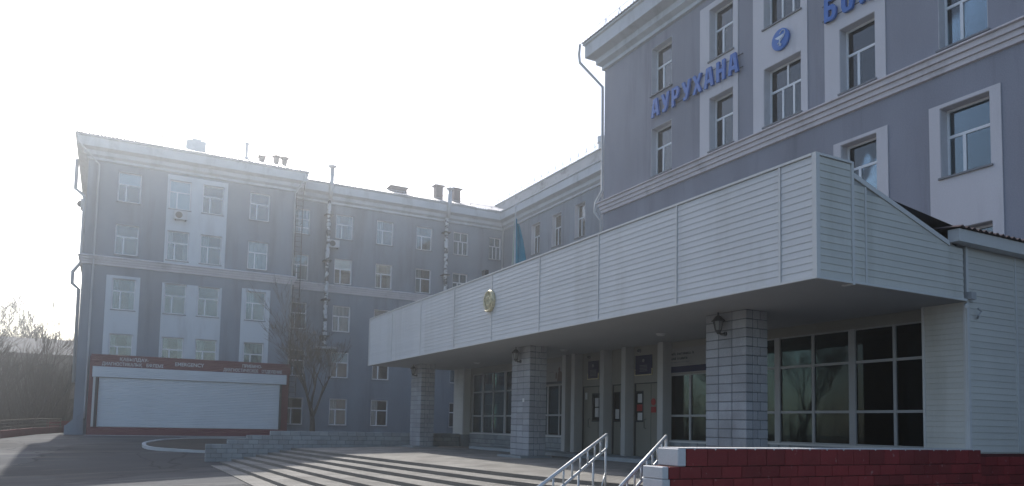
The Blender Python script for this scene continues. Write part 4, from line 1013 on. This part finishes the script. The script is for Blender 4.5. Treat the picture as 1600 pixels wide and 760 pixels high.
# ------------------------------------------------------------------ low block wall at the far side of the podium
BW = thing("block_wall", "low grey concrete block wall stepping down beside the entrance steps", "wall", (9, 32.3, 0))
CH = .185; top = .59
spans = [(5.95, 14.45, 0), (5.02, 5.95, 1), (4.28, 5.02, 2), (3.48, 4.28, 3)]
m_ = MB()
for a, b, n_ in spans: m_.box(a + .01, b, 32.23, 32.47, -.8, top - CH * n_ - .012)
m_.build("core", MT['mortar'], BW)
cnt = 0
for k in range(7):
    zt = top - CH * k; x0 = {0: 5.95, 1: 5.02, 2: 4.28}.get(k, 3.48)
    x = x0 - (.2 if k % 2 else 0)
    while x < 14.45:
        a, b = max(x, x0), min(x + .40, 14.45)
        if b - a > .05 and not (k > 4 and a > 6.6):
            inst("block", blk(b - a - .012, .26, CH - .012, MT['block_wall'], .010), BW, ((a + b) / 2, 32.33 + random.uniform(-.004, .004), zt - CH / 2))
        x += .40
# ------------------------------------------------------------------ red block wall at the right
RW = thing("red_wall", "dark red painted block wall with whitewashed stepped end beside the steps", "wall", (10.5, 8.7, -.7))
top = .735; HS = [.26] + [.18] * 7; TOPS = [top - sum(HS[:k]) for k in range(8)]; ends = [7.25, 6.97, 6.97, 6.6, 6.6, 6.3, 6.3, 6.3]
m_ = MB()
for k in range(8): m_.box(ends[k] + .10, 14.6, 8.52, 8.93, TOPS[k] - HS[k], TOPS[k] - .004)
m_.build("core", MT['red_mortar'], RW)
for k in range(8):
    CH = HS[k]; z = TOPS[k] - CH / 2; x0 = ends[k]; we = (.15, .11, .14, .10, .16, .12, .15, .1)[k]
    inst("block", blk(we, .46, CH - .004, MT['white_paint'], .012), RW, (x0 + we / 2, 8.725, z))
    x = x0 + we - (.2 if k % 2 else 0)
    while x < 14.6:
        a, b = max(x, x0 + we), min(x + .40, 14.6)
        if b - a > .04: inst("block", blk(b - a - .009, .05, CH - .009, MT['red_block'], .008), RW, ((a + b) / 2, 8.512 + random.uniform(-.003, .003), z))
        x += .40
m_ = MB(); m_.box(7.27, 14.58, 8.50, 8.95, top - .004, top + .008)
k = 0; x = 7.55
while x < 14.5:
    m_.poly([(x - .03, 8.482, top + .004), (x + .03, 8.482, top + .004), (x, 8.482, top - .028)]); x += .40
m_.build("whitewashed_top", MT['white_paint'], RW)
CH = .18
PR = thing("plinth_wall", "dark red block plinth under the sided flank wall at the right edge", "wall", (17, 8.66, -.7))
m_ = MB(); m_.box(14.62, 26, 8.69, 8.74, -.74, .60); m_.box(14.6, 26, 8.66, 8.742, .60, .655); m_.build("core", MT['red_mortar'], PR)
for k in range(7):
    z = .60 - CH * k - CH / 2; x = 14.62 - (.2 if k % 2 else 0)
    while x < 19:
        a, b = max(x, 14.62), x + .40
        inst("block", blk(b - a - .009, .05, CH - .009, MT['red_block'], .008), PR, ((a + b) / 2, 8.672 + random.uniform(-.003, .003), z)); x += .40
# ------------------------------------------------------------------ handrails
def handrail(label, px, py, n=5.6):
    dx, dy = -.76, -.65; sl_ = .19
    t = thing("handrail", label, "handrail", (px, py, -.1), "handrails on the entrance steps")
    def P(s, h): return (px + dx * s, py + dy * s, -.08 + h - sl_ * s)
    m = MB(); m.tube([P(-.03, .66), P(-.07, .70), P(-.07, .90), P(-.03, .94), P(0.05, .935), P(4.4, .94)], .031, 8); m.build("top_rail", MT['rail'], t, smooth=True)
    m = MB(); m.tube([P(-.03, .66), P(.0, .645), P(4.4, .645)], .026, 8); m.build("lower_rail", MT['rail'], t, smooth=True)
    for s in (0.0, .95, 1.95, 2.95, 3.95):
        m = MB(); m.tube([P(s, -.12), P(s, .63)], .022, 8); m.build("post", MT['rail'], t, smooth=True)
    for s in (.42, .85, 1.35, 1.85, 2.35, 2.85, 3.4):
        m = MB(); m.tube([P(s, .66), P(s, .93)], .018, 8); m.build("baluster", MT['rail'], t, smooth=True)
    m = MB(); m.tube([P(.0, .18), P(.28, -.02)], .016, 6); m.build("brace", MT['rail'], t, smooth=True)
handrail("steel handrail on the open steps, left of the pair", 9.02, 12.80)
handrail("steel handrail beside the whitewashed end of the red wall", 9.80, 11.86)

# ------------------------------------------------------------------ flower bed
FB = thing("flower_bed", "teardrop flower bed with whitewashed kerb in front of the shutter annex", "flower bed", (5, 39, -.2))
ring = []
ctrl = [(1.45, 38.8), (1.62, 37.2), (2.3, 36.2), (3.7, 35.3), (6, 34.8), (9, 35.2), (11.5, 37), (12, 40), (10, 43.2), (7, 44.8), (4.4, 44.6), (2.7, 42.6), (1.7, 40.4)]
for i in range(len(ctrl)):
    p0, p1, p2, p3 = (Vector(ctrl[(i + k - 1) % len(ctrl)]) for k in range(4))
    for q in range(4):
        u = q / 4; ring.append(.5 * ((2 * p1) + (p2 - p0) * u + (2 * p0 - 5 * p1 + 4 * p2 - p3) * u * u + (3 * p1 - p0 - 3 * p2 + p3) * u ** 3))
cen = Vector((6.2, 39.8))
m_ = MB(); n = len(ring)
for p in ring:
    q = p + (cen - p).normalized() * .16; g0 = gz(p.y)
    m_.v += [(p.x, p.y, g0 - .1), (p.x, p.y, g0 + .11), (q.x, q.y, g0 + .11), (q.x, q.y, g0 - .1)]
for k in range(n):
    i, j = 4 * k, 4 * ((k + 1) % n)
    for a in range(3): m_.f.append((i + a, j + a, j + a + 1, i + a + 1)); m_.mi.append(0)
m_.build("kerb", MT['kerb'], FB)
m_ = MB(); m_.v.append((cen.x, cen.y, gz(cen.y) + .08))
for p in ring: q = p + (cen - p).normalized() * .1; m_.v.append((q.x, q.y, gz(q.y) + .06))
for k in range(n): m_.f.append((0, 1 + k, 1 + (k + 1) % n)); m_.mi.append(0)
m_.build("soil", MT['bed_soil'], FB)

# ------------------------------------------------------------------ trees
def tree(name, label, base, height, spread, seed, depth=5, lean=(0, 0), group=None, trunk_r=.14, fork=.28, upright=.55, nb=(3, 4), rmin=.006):
    rnd = random.Random(seed); t = thing(name, label, "tree", base, group)
    tk, br, tw = MB(), MB(), MB(); b0 = Vector(base)
    def grow(p, d, length, r, lev):
        n_ = 3; pts = [p]; rr = [r]; q = p.copy(); dd = d.copy()
        for k in range(n_):
            dd = (dd + Vector((rnd.uniform(-1, 1), rnd.uniform(-1, 1), rnd.uniform(-.5, 1) * upright)) * .16).normalized()
            q = q + dd * length / n_; pts.append(q); rr.append(max(rmin * .7, r * (1 - .38 * (k + 1) / n_)))
        tgt = tk if lev == 0 else br if lev <= 2 else tw
        tgt.tube(pts, rr, 8 if lev == 0 else 5 if lev <= 2 else 3, cap=lev < 2)
        if lev >= depth: return
        kids = rnd.randint(*nb) if lev else rnd.randint(4, 5)
        for k in range(kids):
            f = 1.0 if k == 0 else rnd.uniform(.45, 1.0)
            idx = min(n_, max(1, int(f * n_ + .5))); o = pts[idx]
            an = rnd.uniform(0, 6.28); tilt = rnd.uniform(.25, .75) * spread * (0.5 if k == 0 else 1)
            side_ = Vector((math.cos(an), math.sin(an), 0)); nd = (dd * math.cos(tilt) + side_ * math.sin(tilt) + Vector((0, 0, upright * .22))).normalized()
            ln = height * (1 - fork) * .40 * rnd.uniform(.75, 1.1) if lev == 0 else length * rnd.uniform(.58, .82)
            grow(o, nd, ln, max(rmin, rr[idx] * rnd.uniform(.55, .75)), lev + 1)
    grow(b0, Vector((lean[0], lean[1], 1)).normalized(), height * fork, trunk_r, 0)
    tk.build("trunk", MT['bark'], t, smooth=True); br.build("branches", MT['bark'], t, smooth=True)
    if tw.f: tag(tw.build("twigs", MT['twig'], t), kind="stuff")
    return t
tree("bare_tree", "small bare tree in front of the middle wing behind the low block wall", (10.75, 45.2, gz(45.2)), 7.6, .9, 11, 6, (-.02, 0), None, .19, .25, .6, (3, 4), .007)
BG = [(-7.6, 62, 8.6, 21), (-5.6, 66, 8.0, 22), (-9.6, 58, 8.6, 23), (-4.0, 61, 6.0, 24), (-6.4, 55, 6.0, 25)]
LB = ["leaning bare tree with dark trunk behind the red fence", "bare tree close to the wing's left edge", "bare tree at the photo's left border", "slim bare sapling right behind the fence", "low bare tree nearest the fence"]
BG += [(-17, 49, 9.5, 26), (-21, 44, 10.5, 27), (-27, 50, 11, 28), (-14, 55, 9, 29)]
LB += ["bare tree by the fence, mirrored in the porch glass", "tall bare tree left of the courtyard, mirrored in the porch glass", "farthest bare tree on the courtyard's left side", "bare tree between the house and the fence"]
for (x, y, h, s), lab in zip(BG, LB): tree("bare_tree", lab, (x, y, 0), h, .85, s, 5, (random.uniform(-.1, .25), 0), "bare trees behind the fence", .17, .22, .5, (3, 4), .012)
FARB = [(-14.2, 96, 12.5, 31), (-11.6, 99, 11.6, 32), (-9.2, 96, 12.2, 33), (-7.0, 98, 12.6, 35), (-4.9, 97, 11.8, 36), (-3.0, 99, 11.0, 34)]
for k, (x, y, h, s) in enumerate(FARB):
    tree("bare_tree", ["far bare tree above the slate roof, leftmost of six", "far bare tree above the slate roof, second from left", "far bare tree above the slate roof, third from left", "far bare tree above the slate roof, fourth from left", "far bare tree above the slate roof, second from the wing", "far bare tree above the slate roof, right beside the wing"][k], (x, y, 0), h, .95, s, 6, (0, 0), "far trees over the slate roof", .26, .24, .45, (2, 4), .018)
# brushwood
m_ = MB(); rnd = random.Random(5)
for k in range(2000):
    x = rnd.uniform(-30, -2.6) if k % 3 == 0 else rnd.uniform(-12, -2.6); y = rnd.uniform(max(47, 57 - (x + 2.5) * -2.0), 74); h = rnd.uniform(1.2, 5.4)
    a = Vector((x, y, 0)); d = Vector((rnd.uniform(-.35, .45), rnd.uniform(-.3, .3), 1)).normalized(); b = a + d * h
    th_ = rnd.choice((.016, .02, .03, .055)); m_.tube([a, a + d * h * .5 + Vector((rnd.uniform(-.1, .1), 0, 0)), b], [th_, th_ * .7, th_ * .25], 3, cap=False)
    for q in range(3):
        s = rnd.uniform(.4, .9); o = a + d * h * s; m_.tube([o, o + Vector((rnd.uniform(-.7, .7), rnd.uniform(-.5, .5), rnd.uniform(.3, .9)))], [.010, .004], 3, cap=False)
tag(m_.build("brushwood", MT['twig']), "tangle of bare grey shoots behind the red fence", "brushwood", kind="stuff")
# ------------------------------------------------------------------ background house
HB = thing("slate_roofed_house", "long low house with grey slate roof behind the bare trees", "building", (-14, 80, 0))
F = Fac('Y', 80.0)
hw = [(-24 + k * 2.6, -24 + k * 2.6 + 1.2, z0, z0 + 1.4) for k in range(9) for z0 in (1.2, 4.3)]
m_ = MB(); wall_grid(F, m_, -26, -1.2, -.2, 6.6, hw, .2); m_.quad((-1.2, 80, -.2), (-1.2, 90, -.2), (-1.2, 90, 6.6), (-1.2, 80, 6.6)); m_.build("wall", MT['house_wall'], HB)
for h_ in hw:
    if h_[0] > -14:
        m_ = MB(); F.box(m_, h_[0], h_[1], -.16, -.12, h_[2], h_[3]); m_.build('pane', MT['glass_dark'], HB)
m_ = MB(); m_.box(-26, -1.3, 81, 81.1, 0, 6.6); m_.build("interior_partition", MT['interior'], HB)
m_ = MB(); corr_sheet(F, m_, -26.5, -.8, .5, 6.55, -4.8, 8.35, .3, .03); m_.quad((-26.5, 84.8, 8.35), (-.8, 84.8, 8.35), (-.8, 90.5, 6.5), (-26.5, 90.5, 6.5)); m_.poly([(-.9, 79.6, 6.5), (-.9, 84.8, 8.3), (-.9, 90.4, 6.5)]); m_.build("roof", MT['slate'], HB)
# ------------------------------------------------------------------ red fence
FN = thing("red_fence", "low faded red parapet with steel rails running past the wing's left corner", "fence", (-4, 46, -.1))
p0, p1 = Vector((-6.6, 33.5, 0)), Vector((-2.55, 54.5, 0)); d = (p1 - p0); Lf = d.length; d.normalize(); nn = Vector((d.y, -d.x, 0))
segs = 8
for k in range(segs):
    a = p0 + d * (Lf * k / segs + .02); b = p0 + d * (Lf * (k + 1) / segs - .02); m_ = MB(); i = 0
    for (h0, h1, th_) in ((-.3, .36, .09),):
        q = [a - nn * th_, b - nn * th_, b + nn * th_, a + nn * th_]
        m_.v += [(v.x, v.y, gz(v.y) + h0) for v in q] + [(v.x, v.y, gz(v.y) + h1) for v in q]
        m_.f += [(3, 2, 1, 0), (4, 5, 6, 7), (0, 1, 5, 4), (1, 2, 6, 5), (2, 3, 7, 6), (3, 0, 4, 7)]; m_.mi += [0] * 6
    m_.build("parapet_slab", MT['fence_red'], FN)
for k in range(segs + 1):
    a = p0 + d * (Lf * k / segs); m_ = MB(); m_.tube([(a.x, a.y, gz(a.y) + .3), (a.x, a.y, gz(a.y) + .88)], .035, 6); m_.build("post", MT['rust'], FN)
for h in (.52, .70, .86):
    m_ = MB(); m_.tube([(p0 + d * (Lf * k / segs) + Vector((0, 0, gz((p0 + d * (Lf * k / segs)).y) + h))) for k in range(segs + 1)], .025, 5); m_.build("rail", MT['rust'], FN)
m_ = MB(); m_.box(-3.3, -1.9, 54.6, 55.4, -.2, .72); tag(m_.build("gate_pier", MT['fence_red'], None, (-2.6, 55, 0)), "dark red block pier at the end of the fence by the wing", "pier")

# ------------------------------------------------------------------ haze volume, added to imitate veiling lens glare
m_ = MB(); m_.box(-160, 160, -150, 250, -3.0, 21.5)
hz = m_.build("glare_haze", MT['trim']); tag(hz, kind="stuff"); hz.data.materials.clear()
hm = bpy.data.materials.new("lens_glare_haze"); hm.use_nodes = True; t = hm.node_tree; t.nodes.remove(t.nodes["Principled BSDF"])
pv = t.nodes.new("ShaderNodeVolumePrincipled"); pv.inputs["Color"].default_value = (0.88, 0.94, 1, 1); pv.inputs["Density"].default_value = 0.0023; pv.inputs["Anisotropy"].default_value = 0.84  # thin forward-scattering volume stands in for glare around the sun
t.links.new(pv.outputs[0], t.nodes["Material Output"].inputs["Volume"]); hz.data.materials.append(hm)
